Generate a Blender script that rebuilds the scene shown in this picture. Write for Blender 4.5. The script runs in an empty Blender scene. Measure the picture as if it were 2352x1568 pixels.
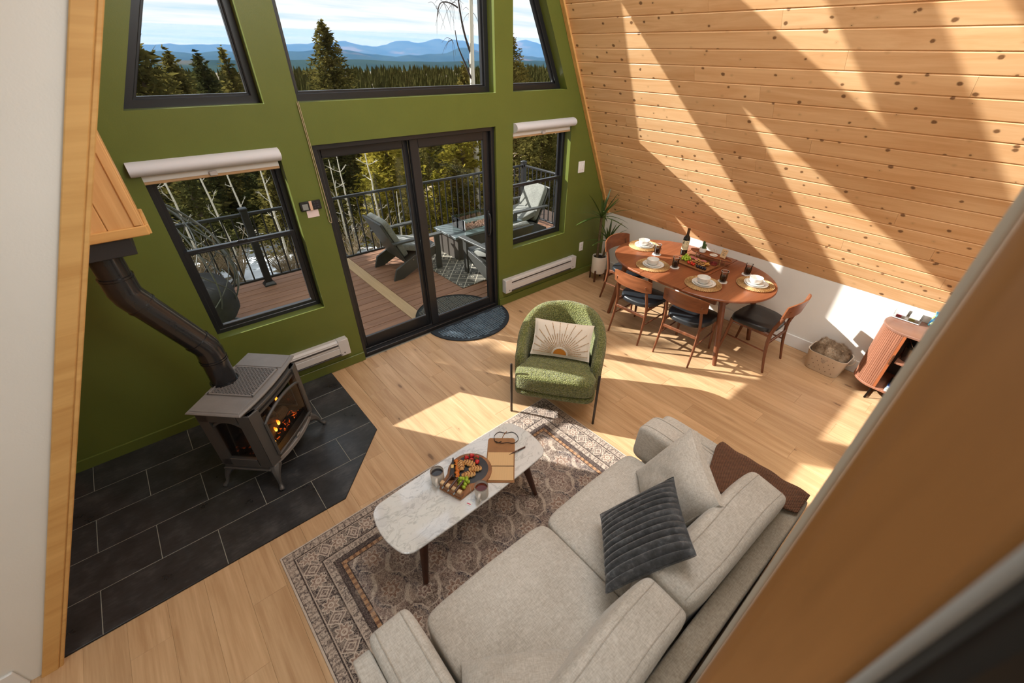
import bpy, bmesh, math, random
from mathutils import Vector, Matrix, Euler, noise
from mathutils.geometry import tessellate_polygon
random.seed(7)
PI = math.pi
sc = bpy.context.scene
COL = sc.collection

# ---------------------------------------------------------------- camera
cam = bpy.data.cameras.new('camera')
camo = bpy.data.objects.new('camera', cam); COL.objects.link(camo)
_p, _y, _r = (math.radians(v) for v in (35.7937, 41.5057, 0.9413))
_f = Vector((math.sin(_y)*math.cos(_p), math.cos(_y)*math.cos(_p), -math.sin(_p)))
_ri = Vector((math.cos(_y), -math.sin(_y), 0)); _u = _ri.cross(_f)
_ri, _u = math.cos(_r)*_ri + math.sin(_r)*_u, -math.sin(_r)*_ri + math.cos(_r)*_u
camo.matrix_world = Matrix(((_ri.x, _u.x, -_f.x, 0), (_ri.y, _u.y, -_f.y, -3.84), (_ri.z, _u.z, -_f.z, 2.68), (0, 0, 0, 1)))
cam.sensor_width = 36; cam.lens = 972.06/2352*36
cam.shift_x = -26.53/2352; cam.shift_y = 35.6/2352
cam.clip_start = 0.01; cam.clip_end = 5000
cam.dof.use_dof = True; cam.dof.focus_distance = 4.2; cam.dof.aperture_fstop = cam.lens/6.5
sc.camera = camo

# ---------------------------------------------------------------- sky, sun, added fill lights, exposure
SUN_DIR = Vector((.4744, -.7384, -.4800)).normalized()
sun = bpy.data.lights.new('sun', 'SUN'); sun.energy = 11.0; sun.color = (1, .975, .93); sun.angle = math.radians(.55)
suno = bpy.data.objects.new('sun', sun); COL.objects.link(suno)
suno.rotation_euler = SUN_DIR.to_track_quat('-Z', 'Y').to_euler(); suno.location = (-6, 12, 12)

def area(name, loc, aim, sx, sy, power, color):
    l = bpy.data.lights.new(name, 'AREA'); l.shape = 'RECTANGLE'; l.size = sx; l.size_y = sy; l.energy = power; l.color = color
    o = bpy.data.objects.new(name, l); COL.objects.link(o); o.location = loc
    o.rotation_euler = (Vector(aim)-Vector(loc)).to_track_quat('-Z', 'Y').to_euler()
    return o
area('fill_light_loft', (1.6, -6.2, 4.6), (2.4, -1.2, .8), 3.4, 2.0, 215, (.90, .97, 1))  # three added fill lights brighten the room; no such lamps stand here
area('fill_light_hall', (-2.6, -4.6, 2.9), (1.8, -1.6, 0.2), 2.2, 1.6, 30, (.90, .97, 1))
area('fill_light_ridge', (2.06, -2.6, 5.3), (2.06, -2.6, 0), 1.2, 3.6, 105, (.90, .97, 1))

w = bpy.data.worlds.new('sky'); sc.world = w; w.use_nodes = True
def build_sky():
    nt = w.node_tree; n = nt.nodes; L = nt.links; n.clear()
    out = n.new('ShaderNodeOutputWorld'); bg = n.new('ShaderNodeBackground'); L.new(bg.outputs[0], out.inputs[0])
    tc = n.new('ShaderNodeTexCoord'); sep = n.new('ShaderNodeSeparateXYZ'); L.new(tc.outputs['Generated'], sep.inputs[0])
    ramp = n.new('ShaderNodeValToRGB'); e = ramp.color_ramp.elements
    e[0].position = 0.0; e[0].color = (.72, .85, .92, 1); e[1].position = .55; e[1].color = (.18, .42, .74, 1)
    m = e.new(.14); m.color = (.42, .69, .87, 1)
    L.new(sep.outputs[2], ramp.inputs[0])
    add = n.new('ShaderNodeMath'); add.operation = 'ADD'; add.inputs[1].default_value = .07; L.new(sep.outputs[2], add.inputs[0])
    mx = n.new('ShaderNodeMath'); mx.operation = 'MAXIMUM'; mx.inputs[1].default_value = .04; L.new(add.outputs[0], mx.inputs[0])
    dx = n.new('ShaderNodeMath'); dx.operation = 'DIVIDE'; L.new(sep.outputs[0], dx.inputs[0]); L.new(mx.outputs[0], dx.inputs[1])
    dy = n.new('ShaderNodeMath'); dy.operation = 'DIVIDE'; L.new(sep.outputs[1], dy.inputs[0]); L.new(mx.outputs[0], dy.inputs[1])
    cb = n.new('ShaderNodeCombineXYZ'); L.new(dx.outputs[0], cb.inputs[0]); L.new(dy.outputs[0], cb.inputs[1])
    mp = n.new('ShaderNodeMapping'); mp.inputs['Rotation'].default_value = (0, 0, math.radians(38)); mp.inputs['Scale'].default_value = (.22, .62, 1); L.new(cb.outputs[0], mp.inputs[0])
    ns = n.new('ShaderNodeTexNoise'); ns.inputs['Scale'].default_value = 1.3; ns.inputs['Detail'].default_value = 7; ns.inputs['Roughness'].default_value = .58; L.new(mp.outputs[0], ns.inputs[0])
    cr = n.new('ShaderNodeValToRGB'); c = cr.color_ramp.elements; c[0].position = .34; c[0].color = (0, 0, 0, 1); c[1].position = .52; c[1].color = (1, 1, 1, 1); L.new(ns.outputs[0], cr.inputs[0])
    mix = n.new('ShaderNodeMix'); mix.data_type = 'RGBA'; L.new(cr.outputs[0], mix.inputs[0]); L.new(ramp.outputs[0], mix.inputs[6]); mix.inputs[7].default_value = (.93, .95, .96, 1)
    L.new(mix.outputs[2], bg.inputs[0]); bg.inputs[1].default_value = 1.12
build_sky()
vs = sc.view_settings
sc.display_settings.display_device = 'sRGB'
vs.view_transform = 'Standard'; vs.look = 'None'; vs.gamma = 1; vs.exposure = 0.0; vs.use_curve_mapping = False
cy = sc.cycles
cy.max_bounces = 7; cy.diffuse_bounces = 4; cy.glossy_bounces = 3; cy.transmission_bounces = 4; cy.transparent_max_bounces = 12; cy.volume_bounces = 0
cy.caustics_reflective = False; cy.caustics_refractive = False; cy.sample_clamp_indirect = 4.0
cy.use_denoising = True; cy.use_adaptive_sampling = True; cy.adaptive_threshold = .02
try: cy.denoiser = 'OPENIMAGEDENOISE'
except Exception: pass

# ---------------------------------------------------------------- mesh helpers
class MB:
    def __init__(s): s.v = []; s.f = []; s.mi = []
    def add(s, vs, fs, M=None, mi=0):
        b = len(s.v)
        s.v += [tuple(M @ Vector(v)) for v in vs] if M is not None else [tuple(v) for v in vs]
        s.f += [tuple(b+i for i in f) for f in fs]; s.mi += [mi]*len(fs)
        return s
    def box(s, c, d, bev=0, M=None, mi=0):
        cx, cy_, cz = c; x, y, z = (t/2 for t in d)
        if bev <= 0:
            vs = [(cx+i*x, cy_+j*y, cz+k*z) for i in (-1, 1) for j in (-1, 1) for k in (-1, 1)]
            return s.add(vs, [(0, 1, 3, 2), (4, 6, 7, 5), (0, 4, 5, 1), (2, 3, 7, 6), (0, 2, 6, 4), (1, 5, 7, 3)], M, mi)
        b = min(bev, x*.98, y*.98, z*.98); vs = []; ix = {}
        for i in (-1, 1):
            for j in (-1, 1):
                for k in (-1, 1):
                    for a in range(3):
                        p = [i*(x-b), j*(y-b), k*(z-b)]; p[a] = (i*x, j*y, k*z)[a]
                        ix[i, j, k, a] = len(vs); vs.append((cx+p[0], cy_+p[1], cz+p[2]))
        fs = []
        q = lambda a, b_, c_, d_: fs.append((a, b_, c_, d_))
        for a in range(3):
            for sg in (-1, 1):
                o = [(-1, -1), (1, -1), (1, 1), (-1, 1)]; l = []
                for (u, v_) in o:
                    t = [0, 0, 0]; t[a] = sg; t[(a+1) % 3] = u; t[(a+2) % 3] = v_; l.append(ix[t[0], t[1], t[2], a])
                fs.append(tuple(l if sg > 0 else l[::-1]))
        for a in range(3):
            b1, b2 = (a+1) % 3, (a+2) % 3
            for u in (-1, 1):
                for v_ in (-1, 1):
                    l = []
                    for (tt, ax) in ((-1, b1), (1, b1), (1, b2), (-1, b2)):
                        t = [0, 0, 0]; t[a] = tt; t[b1] = u; t[b2] = v_; l.append(ix[t[0], t[1], t[2], ax])
                    fs.append(tuple(l if u*v_ < 0 else l[::-1]))
        for i in (-1, 1):
            for j in (-1, 1):
                for k in (-1, 1):
                    l = [ix[i, j, k, a] for a in range(3)]; fs.append(tuple(l if i*j*k > 0 else l[::-1]))
        return s.add(vs, fs, M, mi)
    def bar(s, p, q, wd, ht, bev=0, up=(0, 0, 1), mi=0):
        p = Vector(p); q = Vector(q); d = q-p; L = d.length; x = d.normalized(); u = Vector(up)
        y = u.cross(x)
        if y.length < 1e-5: y = Vector((0, 1, 0)).cross(x)
        y.normalize(); z = x.cross(y); c = (p+q)/2
        M = Matrix(((x.x, y.x, z.x, c.x), (x.y, y.y, z.y, c.y), (x.z, y.z, z.z, c.z), (0, 0, 0, 1)))
        return s.box((0, 0, 0), (L, wd, ht), bev, M, mi)
    def tube(s, pts, r, n=8, closed=False, caps=True, M=None, mi=0, flat=1.0):
        pts = [Vector(p) for p in pts]; m = len(pts); rs = r if isinstance(r, (list, tuple)) else [r]*m
        vs = []; fs = []; prev = None
        for i, p in enumerate(pts):
            a = pts[(i-1) % m] if (closed or i > 0) else p; b = pts[(i+1) % m] if (closed or i < m-1) else p
            t = (b-a).normalized() if (b-a).length > 1e-9 else Vector((0, 0, 1))
            if prev is None:
                u = Vector((0, 0, 1)) if abs(t.z) < .9 else Vector((1, 0, 0))
                u = (u-t*u.dot(t)).normalized()
            else:
                u = prev-t*prev.dot(t); u = u.normalized() if u.length > 1e-6 else prev
            prev = u; w_ = t.cross(u)
            for k in range(n):
                an = 2*PI*k/n; vs.append(p+u*(math.cos(an)*rs[i])+w_*(math.sin(an)*rs[i]*flat))
        for i in range(m if closed else m-1):
            j = (i+1) % m
            for k in range(n):
                l = (k+1) % n; fs.append((i*n+k, i*n+l, j*n+l, j*n+k))
        if caps and not closed:
            fs.append(tuple(range(n-1, -1, -1))); fs.append(tuple((m-1)*n+k for k in range(n)))
        return s.add(vs, fs, M, mi)
    def lathe(s, prof, n=24, M=None, mi=0):
        vs = []; fs = []; rows = []
        for (r, z) in prof:
            if r < 1e-6: rows.append([len(vs)]); vs.append((0, 0, z))
            else:
                rows.append(list(range(len(vs), len(vs)+n)))
                vs += [(r*math.cos(2*PI*k/n), r*math.sin(2*PI*k/n), z) for k in range(n)]
        for a, b in zip(rows, rows[1:]):
            for k in range(n):
                l = (k+1) % n
                if len(a) == 1 and len(b) == 1: continue
                if len(a) == 1: fs.append((a[0], b[l], b[k]))
                elif len(b) == 1: fs.append((a[k], a[l], b[0]))
                else: fs.append((a[k], a[l], b[l], b[k]))
        return s.add(vs, fs, M, mi)
    def prism(s, poly, z0, z1, M=None, mi=0, bev=0):
        n = len(poly); P = [Vector(p) for p in poly]
        ar = sum(P[i].x*P[(i+1) % n].y-P[(i+1) % n].x*P[i].y for i in range(n))
        if ar < 0: P = P[::-1]
        def inset(d):
            o = []
            for i in range(n):
                a, b, c = P[i-1], P[i], P[(i+1) % n]
                e1 = (b-a).normalized() if (b-a).length > 1e-9 else Vector((1, 0)); e2 = (c-b).normalized() if (c-b).length > 1e-9 else e1
                n1 = Vector((-e1.y, e1.x)); n2 = Vector((-e2.y, e2.x)); k = n1+n2
                den = 1+n1.dot(n2)
                o.append(b+k*(d/max(den, .25)))
            return o
        rings = [(P, z0), (P, z1)] if bev <= 0 else [(inset(bev), z0), (P, z0+bev), (P, z1-bev), (inset(bev), z1)]
        vs = [(p.x, p.y, z) for pp, z in rings for p in pp]; fs = []
        for k in range(len(rings)-1):
            for i in range(n):
                j = (i+1) % n; fs.append((k*n+i, k*n+j, (k+1)*n+j, (k+1)*n+i))
        fs.append(tuple(range(n-1, -1, -1))); fs.append(tuple((len(rings)-1)*n+i for i in range(n)))
        return s.add(vs, fs, M, mi)
    def grid(s, fn, nu, nv, cu=False, cv=False, M=None, mi=0):
        vs = [fn(i/(nu if cu else nu-1), j/(nv if cv else nv-1)) for i in range(nu) for j in range(nv)]; fs = []
        for i in range(nu if cu else nu-1):
            for j in range(nv if cv else nv-1):
                a, b = (i+1) % nu, (j+1) % nv; fs.append((i*nv+j, a*nv+j, a*nv+b, i*nv+b))
        return s.add(vs, fs, M, mi)
    def ball(s, c, r, nu=12, nv=8, M=None, mi=0):
        rx, ry, rz = r if isinstance(r, (tuple, list)) else (r, r, r)
        T = Matrix.Translation(c) @ Matrix.Diagonal((rx, ry, rz, 1))
        return s.lathe([(math.sin(PI*k/nv), -math.cos(PI*k/nv)) for k in range(nv+1)], nu, (M @ T) if M is not None else T, mi)
    def mesh(s, name, smooth=True, ang=38):
        me = bpy.data.meshes.new(name); me.from_pydata(s.v, [], s.f)
        if any(s.mi): me.polygons.foreach_set('material_index', s.mi)
        if smooth:
            me.shade_smooth(); me.set_sharp_from_angle(angle=math.radians(ang))
        me.update(); return me
    def build(s, name, mat, parent=None, smooth=True, loc=None, rot=None, ang=38):
        me = s.mesh(name, smooth, ang)
        for m in (mat if isinstance(mat, (list, tuple)) else [mat]): me.materials.append(m)
        return link(name, me, parent, loc, rot)
def link(name, me, parent=None, loc=None, rot=None):
    o = bpy.data.objects.new(name, me); COL.objects.link(o)
    if parent: o.parent = parent
    if loc: o.location = loc
    if rot: o.rotation_euler = rot
    return o
def tag(o, label=None, cat=None, group=None, kind=None):
    if label: o['label'] = label
    if cat: o['category'] = cat
    if group: o['group'] = group
    if kind: o['kind'] = kind
    return o
def thing(name, label, cat, loc=(0, 0, 0), rz=0, group=None, parent=None):
    o = bpy.data.objects.new(name, None); COL.objects.link(o); o.location = loc; o.rotation_euler = (0, 0, rz)
    o.empty_display_size = .1
    return tag(o, label, cat, group)
def struct(o): o['kind'] = 'structure'; return o
def dup(root, loc, rz=0, label=None, scale=None):
    r = root.copy(); COL.objects.link(r); r.location = loc; r.rotation_euler = (0, 0, rz)
    if label: r['label'] = label
    if scale: r.scale = (scale,)*3
    for ch in list(root.children):
        c = ch.copy(); COL.objects.link(c); c.parent = r
        for g in list(ch.children):
            d = g.copy(); COL.objects.link(d); d.parent = c
    return r
def T(x=0, y=0, z=0): return Matrix.Translation((x, y, z))
def Rz(a): return Matrix.Rotation(a, 4, 'Z')
def Rx(a): return Matrix.Rotation(a, 4, 'X')
def Ry(a): return Matrix.Rotation(a, 4, 'Y')
def arc(cx, cy_, r, a0, a1, n): return [(cx+r*math.cos(a0+(a1-a0)*i/n), cy_+r*math.sin(a0+(a1-a0)*i/n)) for i in range(n+1)]
def rrect(hx, hy, r, n=5, cx=0, cy_=0):
    o = []
    for (sx, sy, a) in ((1, 1, 0), (-1, 1, PI/2), (-1, -1, PI), (1, -1, 1.5*PI)): o += arc(cx+sx*(hx-r), cy_+sy*(hy-r), r, a, a+PI/2, n)
    return o
def bez(pts, n):
    P = [Vector(p) for p in pts]; o = []; m = len(P)
    for i in range(m-1):
        a, b, c, d = P[max(i-1, 0)], P[i], P[i+1], P[min(i+2, m-1)]
        for k in range(n):
            t = k/n; o.append(.5*((2*b)+(c-a)*t+(2*a-5*b+4*c-d)*t*t+(3*b-a-3*c+d)*t**3))
    o.append(P[-1]); return o
def sgn(a, p): return math.copysign(abs(a)**p, a)

# ---------------------------------------------------------------- material helpers
def lin(r, g, b):
    f = lambda c: (c/255/12.92) if c/255 <= .04045 else ((c/255+.055)/1.055)**2.4
    return (f(r), f(g), f(b), 1)
class Nd:
    def __init__(s, name):
        s.m = bpy.data.materials.new(name); s.m.use_nodes = True; s.nt = s.m.node_tree; s.n = s.nt.nodes; s.L = s.nt.links
        s.bsdf = s.n['Principled BSDF']; s.out = s.n['Material Output']
    def node(s, t, **kw):
        o = s.n.new(t)
        for k, v in kw.items(): setattr(o, k, v)
        return o
    def put(s, sock, v):
        if hasattr(v, 'is_output') or hasattr(v, 'links'): s.L.new(v, sock)
        else: sock.default_value = v
    def coord(s, kind='Object'): return s.node('ShaderNodeTexCoord').outputs[kind]
    def rnd(s): return s.node('ShaderNodeObjectInfo').outputs['Random']
    def math(s, op, a, b=None, c=None, clamp=False):
        o = s.node('ShaderNodeMath', operation=op); o.use_clamp = clamp
        s.put(o.inputs[0], a)
        if b is not None: s.put(o.inputs[1], b)
        if c is not None: s.put(o.inputs[2], c)
        return o.outputs[0]
    def vmath(s, op, a, b=None):
        o = s.node('ShaderNodeVectorMath', operation=op); s.put(o.inputs[0], a)
        if b is not None: s.put(o.inputs[1], b)
        return o.outputs[0]
    def sep(s, v):
        o = s.node('ShaderNodeSeparateXYZ'); s.put(o.inputs[0], v); return o.outputs
    def comb(s, x, y, z=0.0):
        o = s.node('ShaderNodeCombineXYZ')
        for i, v in enumerate((x, y, z)): s.put(o.inputs[i], v)
        return o.outputs[0]
    def mapping(s, v, loc=(0, 0, 0), rot=(0, 0, 0), scale=(1, 1, 1)):
        o = s.node('ShaderNodeMapping'); s.put(o.inputs[0], v); s.put(o.inputs[1], loc); s.put(o.inputs[2], rot); s.put(o.inputs[3], scale); return o.outputs[0]
    def noise(s, v, scale=5, detail=3, rough=.5, dist=0, col=False):
        o = s.node('ShaderNodeTexNoise'); s.put(o.inputs['Vector'], v); s.put(o.inputs['Scale'], scale); o.inputs['Detail'].default_value = detail
        o.inputs['Roughness'].default_value = rough; o.inputs['Distortion'].default_value = dist; return o.outputs[1 if col else 0]
    def voro(s, v, scale=5, feature='F1', rand=1.0, out='Distance', dims='3D'):
        o = s.node('ShaderNodeTexVoronoi', feature=feature, voronoi_dimensions=dims); s.put(o.inputs['Vector'], v); o.inputs['Scale'].default_value = scale
        o.inputs['Randomness'].default_value = rand; return o.outputs[out]
    def wave(s, v, scale=5, dist=0, detail=2, dscale=1, typ='BANDS', dirn='X'):
        o = s.node('ShaderNodeTexWave', wave_type=typ)
        if typ == 'BANDS': o.bands_direction = dirn
        s.put(o.inputs['Vector'], v); o.inputs['Scale'].default_value = scale; o.inputs['Distortion'].default_value = dist
        o.inputs['Detail'].default_value = detail; o.inputs['Detail Scale'].default_value = dscale; return o.outputs['Fac']
    def ramp(s, f, stops, interp='LINEAR'):
        o = s.node('ShaderNodeValToRGB'); s.put(o.inputs[0], f); e = o.color_ramp.elements; o.color_ramp.interpolation = interp
        while len(e) < len(stops): e.new(.5)
        for i, (p, c) in enumerate(stops):
            e[i].position = p; e[i].color = c if len(c) == 4 else (*c, 1)
        return o.outputs[0]
    def step(s, f, a, b):
        o = s.node('ShaderNodeMapRange', interpolation_type='SMOOTHSTEP'); s.put(o.inputs[0], f); o.inputs[1].default_value = a; o.inputs[2].default_value = b; return o.outputs[0]
    def mix(s, f, a, b, blend='MIX'):
        o = s.node('ShaderNodeMix', data_type='RGBA', blend_type=blend); s.put(o.inputs[0], f); s.put(o.inputs[6], a); s.put(o.inputs[7], b); return o.outputs[2]
    def bump(s, h, strength=.3, dist=.01):
        o = s.node('ShaderNodeBump'); s.put(o.inputs['Height'], h); o.inputs['Strength'].default_value = strength; o.inputs['Distance'].default_value = dist
        s.L.new(o.outputs[0], s.bsdf.inputs['Normal'])
    def set(s, **kw):
        for k, v in kw.items(): s.put(s.bsdf.inputs[k.replace('_', ' ')], v)
        return s
G = lambda v: (v, v, v, 1)
def plain(name, col, rough=.5, metal=0, var=0, vscale=8, bump=0, bscale=60, spec=.5, coat=0, sheen=0):
    s = Nd(name); c = s.coord()
    if var:
        f = s.noise(c, vscale, 4, .6)
        d = tuple(max(0, x*(1-var)) for x in col[:3])+(1,); l = tuple(min(1, x*(1+var)) for x in col[:3])+(1,)
        s.set(Base_Color=s.ramp(f, [(.3, d), (.7, l)]))
    else: s.set(Base_Color=col)
    s.set(Roughness=rough, Metallic=metal)
    s.bsdf.inputs['Specular IOR Level'].default_value = spec
    if coat: s.bsdf.inputs['Coat Weight'].default_value = coat; s.bsdf.inputs['Coat Roughness'].default_value = .1
    if sheen: s.bsdf.inputs['Sheen Weight'].default_value = sheen; s.bsdf.inputs['Sheen Roughness'].default_value = .5
    if bump: s.bump(s.noise(c, bscale, 3, .6), bump, .004)
    return s.m
def wood(name, dark, light, rough=.4, axis=0, scale=1.0, knots=0, vary=.15, grain=.5, knot_col=None, spec=.4, bump=.05, knot_scale=4.5, knot_r=.075, kstretch=.6):
    s = Nd(name); c = s.vmath('ADD', s.coord(), s.comb(s.math('MULTIPLY', s.rnd(), 37.1), s.math('MULTIPLY', s.rnd(), 91.7), s.math('MULTIPLY', s.rnd(), 13.3)))
    sl = [6*scale]*3; sl[axis] = .55*scale
    a = s.noise(s.mapping(c, scale=tuple(sl)), 1.6, 5, .6, 1.2)
    fl = [70*scale]*3; fl[axis] = 2.2*scale
    b = s.noise(s.mapping(c, scale=tuple(fl)), 1.0, 3, .6)
    f = s.math('ADD', s.math('MULTIPLY', a, 1-grain*.5), s.math('MULTIPLY', b, grain*.5))
    col = s.ramp(f, [(.30, dark), (.70, light)])
    if knots:
        cs = s.sep(c); wv = s.noise(c, 9, 2, .5)
        kv = s.comb(s.math('MULTIPLY', s.math('ADD', cs[axis], s.math('MULTIPLY', wv, .03)), kstretch), cs[(1, 0, 0)[axis]], 0.0)
        d = s.math('ADD', s.voro(kv, knot_scale, dims='2D'), s.math('MULTIPLY', s.math('SUBTRACT', s.noise(c, 60, 2, .6), .5), .05)); cc = s.sep(s.voro(kv, knot_scale, out='Color', dims='2D'))
        size = s.math('MULTIPLY', s.step(cc[0], 1-knots, 1.0), knot_r)
        k = s.math('SUBTRACT', 1.0, s.step(s.math('DIVIDE', d, s.math('ADD', size, .002)), .55, 1.25), clamp=True)
        k = s.math('MULTIPLY', k, s.math('GREATER_THAN', cc[0], 1-knots))
        col = s.mix(s.math('MULTIPLY', k, .9), col, knot_col or tuple(x*.25 for x in dark[:3])+(1,))
        halo = s.math('MULTIPLY', s.math('GREATER_THAN', cc[0], 1-knots), s.math('SUBTRACT', 1.0, s.step(d, .0, .16), clamp=True))
        col = s.mix(s.math('MULTIPLY', halo, .32), col, tuple(x*.6 for x in dark[:3])+(1,))
    if vary:
        v = s.math('MULTIPLY_ADD', s.rnd(), 2*vary, 1-vary)
        col = s.mix(1.0, col, s.comb(v, v, v), 'MULTIPLY')
    s.set(Base_Color=col, Roughness=rough); s.bsdf.inputs['Specular IOR Level'].default_value = spec
    if bump: s.bump(f, bump, .004)
    return s.m
def fabric(name, dark, light, scale=220, bump=.35, rough=.92, sheen=.25, slub=True):
    s = Nd(name); c = s.coord()
    a = s.noise(s.mapping(c, scale=(1, .18, .5)), scale, 2, .6); b = s.noise(s.mapping(c, scale=(.18, 1, .5)), scale, 2, .6)
    f = s.math('MULTIPLY_ADD', a, .5, s.math('MULTIPLY', b, .5)); big = s.noise(c, 4, 3, .5)
    f2 = s.math('MULTIPLY_ADD', big, .25, s.math('MULTIPLY', f, .75))
    s.set(Base_Color=s.ramp(f2, [(.36, dark), (.62, light)]), Roughness=rough)
    s.bsdf.inputs['Sheen Weight'].default_value = sheen; s.bsdf.inputs['Specular IOR Level'].default_value = .2
    s.bump(f, bump, .003); return s.m
def glassy(name, tint=(1, 1, 1, 1), refl=.10, ior=1.45):
    s = Nd(name); t = s.node('ShaderNodeBsdfTransparent'); t.inputs[0].default_value = tint
    g = s.node('ShaderNodeBsdfGlossy'); g.inputs['Roughness'].default_value = .02
    fr = s.node('ShaderNodeFresnel'); fr.inputs[0].default_value = ior
    mx = s.node('ShaderNodeMixShader'); s.L.new(s.math('MULTIPLY', fr.outputs[0], refl, clamp=True), mx.inputs[0]); s.L.new(t.outputs[0], mx.inputs[1]); s.L.new(g.outputs[0], mx.inputs[2])
    s.L.new(mx.outputs[0], s.out.inputs[0]); return s.m
# ---------------------------------------------------------------- materials of the room
M = {}
M['green'] = plain('green_paint', lin(99, 108, 48), .34, var=.05, vscale=3, bump=.12, bscale=130, spec=.35)
M['white'] = plain('white_paint', lin(228, 224, 216), .7, var=.02, vscale=3, bump=.15, bscale=110, spec=.3)
M['white_gloss'] = plain('white_enamel', lin(232, 231, 228), .35)
M['pine'] = wood('knotty_pine', lin(216, 164, 112), lin(243, 203, 154), .45, 0, 1.0, knots=.62, vary=.05, grain=.35, knot_col=lin(84, 46, 20), bump=.05, knot_scale=8.0, knot_r=.11, kstretch=.8)
M['trim_pine'] = wood('trim_pine', lin(196, 146, 84), lin(224, 178, 112), .42, 0, 1.0, knots=.35, vary=.04, grain=.3, knot_col=lin(120, 70, 30), knot_scale=5, knot_r=.04)
M['near_pine'] = wood('stained_pine', lin(134, 90, 48), lin(182, 128, 74), .38, 0, .8, knots=.12, vary=0, grain=.3, knot_col=lin(60, 32, 14), knot_scale=4, knot_r=.03)
M['oak'] = wood('oak_floor', lin(176, 137, 97), lin(216, 181, 140), .42, 0, 1.0, knots=.32, vary=.08, grain=.6, knot_col=lin(124, 92, 64), bump=.06, knot_scale=4.2, knot_r=.06, kstretch=.35, spec=.45)
M['bronze'] = plain('dark_bronze', lin(34, 34, 36), .32, spec=.5)
M['black_metal'] = plain('black_metal', lin(30, 30, 31), .42)
M['glass'] = glassy('window_glass', (.97, .985, .98, 1), .35)
M['slate'] = None
def slate():
    s = Nd('slate_tile'); c = s.vmath('ADD', s.coord(), s.comb(s.math('MULTIPLY', s.rnd(), 31), s.math('MULTIPLY', s.rnd(), 17), 0.0))
    a = s.noise(c, 5, 5, .62, 0); b = s.noise(s.mapping(c, rot=(0, 0, .6), scale=(3, 12, 1)), 6, 4, .6)
    f = s.math('MULTIPLY_ADD', a, .7, s.math('MULTIPLY', b, .3))
    s.set(Base_Color=s.ramp(f, [(.33, lin(38, 37, 37)), (.52, lin(54, 54, 55)), (.72, lin(82, 81, 80))]), Roughness=s.math('MULTIPLY_ADD', a, .22, .20))
    s.bump(f, .06, .004); return s.m
M['slate'] = slate()
M['grout'] = plain('grey_grout', lin(150, 148, 136), .85, var=.1, vscale=20)

# ---------------------------------------------------------------- room shell
XW = 4.94                      # white knee wall on the right
def slope_r(z): return (10.72-z)/2
def slope_l(z): return -1.25+z/2
def wall_with_holes(name, outline, holes, y0, y1, mat, parent=None):
    mb = MB(); loops = [outline]+holes
    flat = [p for l in loops for p in l]
    tris = tessellate_polygon([[Vector((x, 0, z)) for x, z in l] for l in loops])
    for y, fl in ((y0, 0), (y1, 1)):
        mb.add([(x, y, z) for x, z in flat], [t if fl else t[::-1] for t in tris])
    b = 0
    for li, l in enumerate(loops):
        n = len(l); vs = [(x, y0, z) for x, z in l]+[(x, y1, z) for x, z in l]
        mb.add(vs, [(i, (i+1) % n, n+(i+1) % n, n+i) for i in range(n)])
    me = mb.mesh(name, False); bm = bmesh.new(); bm.from_mesh(me); bmesh.ops.remove_doubles(bm, verts=bm.verts, dist=1e-5)
    bmesh.ops.recalc_face_normals(bm, faces=bm.faces); bm.to_mesh(me); bm.free(); me.materials.append(mat)
    return link(name, me, parent)
rect = lambda x0, x1, z0, z1: [(x0, z0), (x1, z0), (x1, z1), (x0, z1)]
OPEN = {
    'L': rect(.04, .90, .715, 1.985), 'R': rect(3.195, 4.09, .715, 1.985), 'D': rect(1.147, 2.967, .0, 2.062),
    'UL': [(.107, 2.355), (.90, 2.355), (.90, 3.72), (.778, 3.72)], 'UM': rect(1.127, 2.98, 2.352, 3.72),
    'UR': [(3.2, 2.352), (3.976, 2.352), (3.295, 3.72), (3.2, 3.72)],
    'TL': [(1.07, 4.2), (1.96, 4.2), (1.96, 5.90)], 'TR': [(2.16, 4.2), (3.05, 4.2), (2.16, 5.90)]}
outline = [(-1.75, -.02), (1.147, -.02), (1.147, 2.062), (2.967, 2.062), (2.967, -.02), (5.2, -.02), (5.2, .7), (2.05, 6.9), (-1.75, -.02)][:-1]
outline = [(-1.75, -.02), (1.147, -.02), (1.147, 2.062), (2.967, 2.062), (2.967, -.02), (5.3, -.02), (5.3, .9), (2.05, 7.0), (-1.75, .6)]
front = struct(wall_with_holes('wall_front', outline, [OPEN[k] for k in ('L', 'R', 'UL', 'UM', 'UR', 'TL', 'TR')], 0, .19, M['green']))
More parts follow.
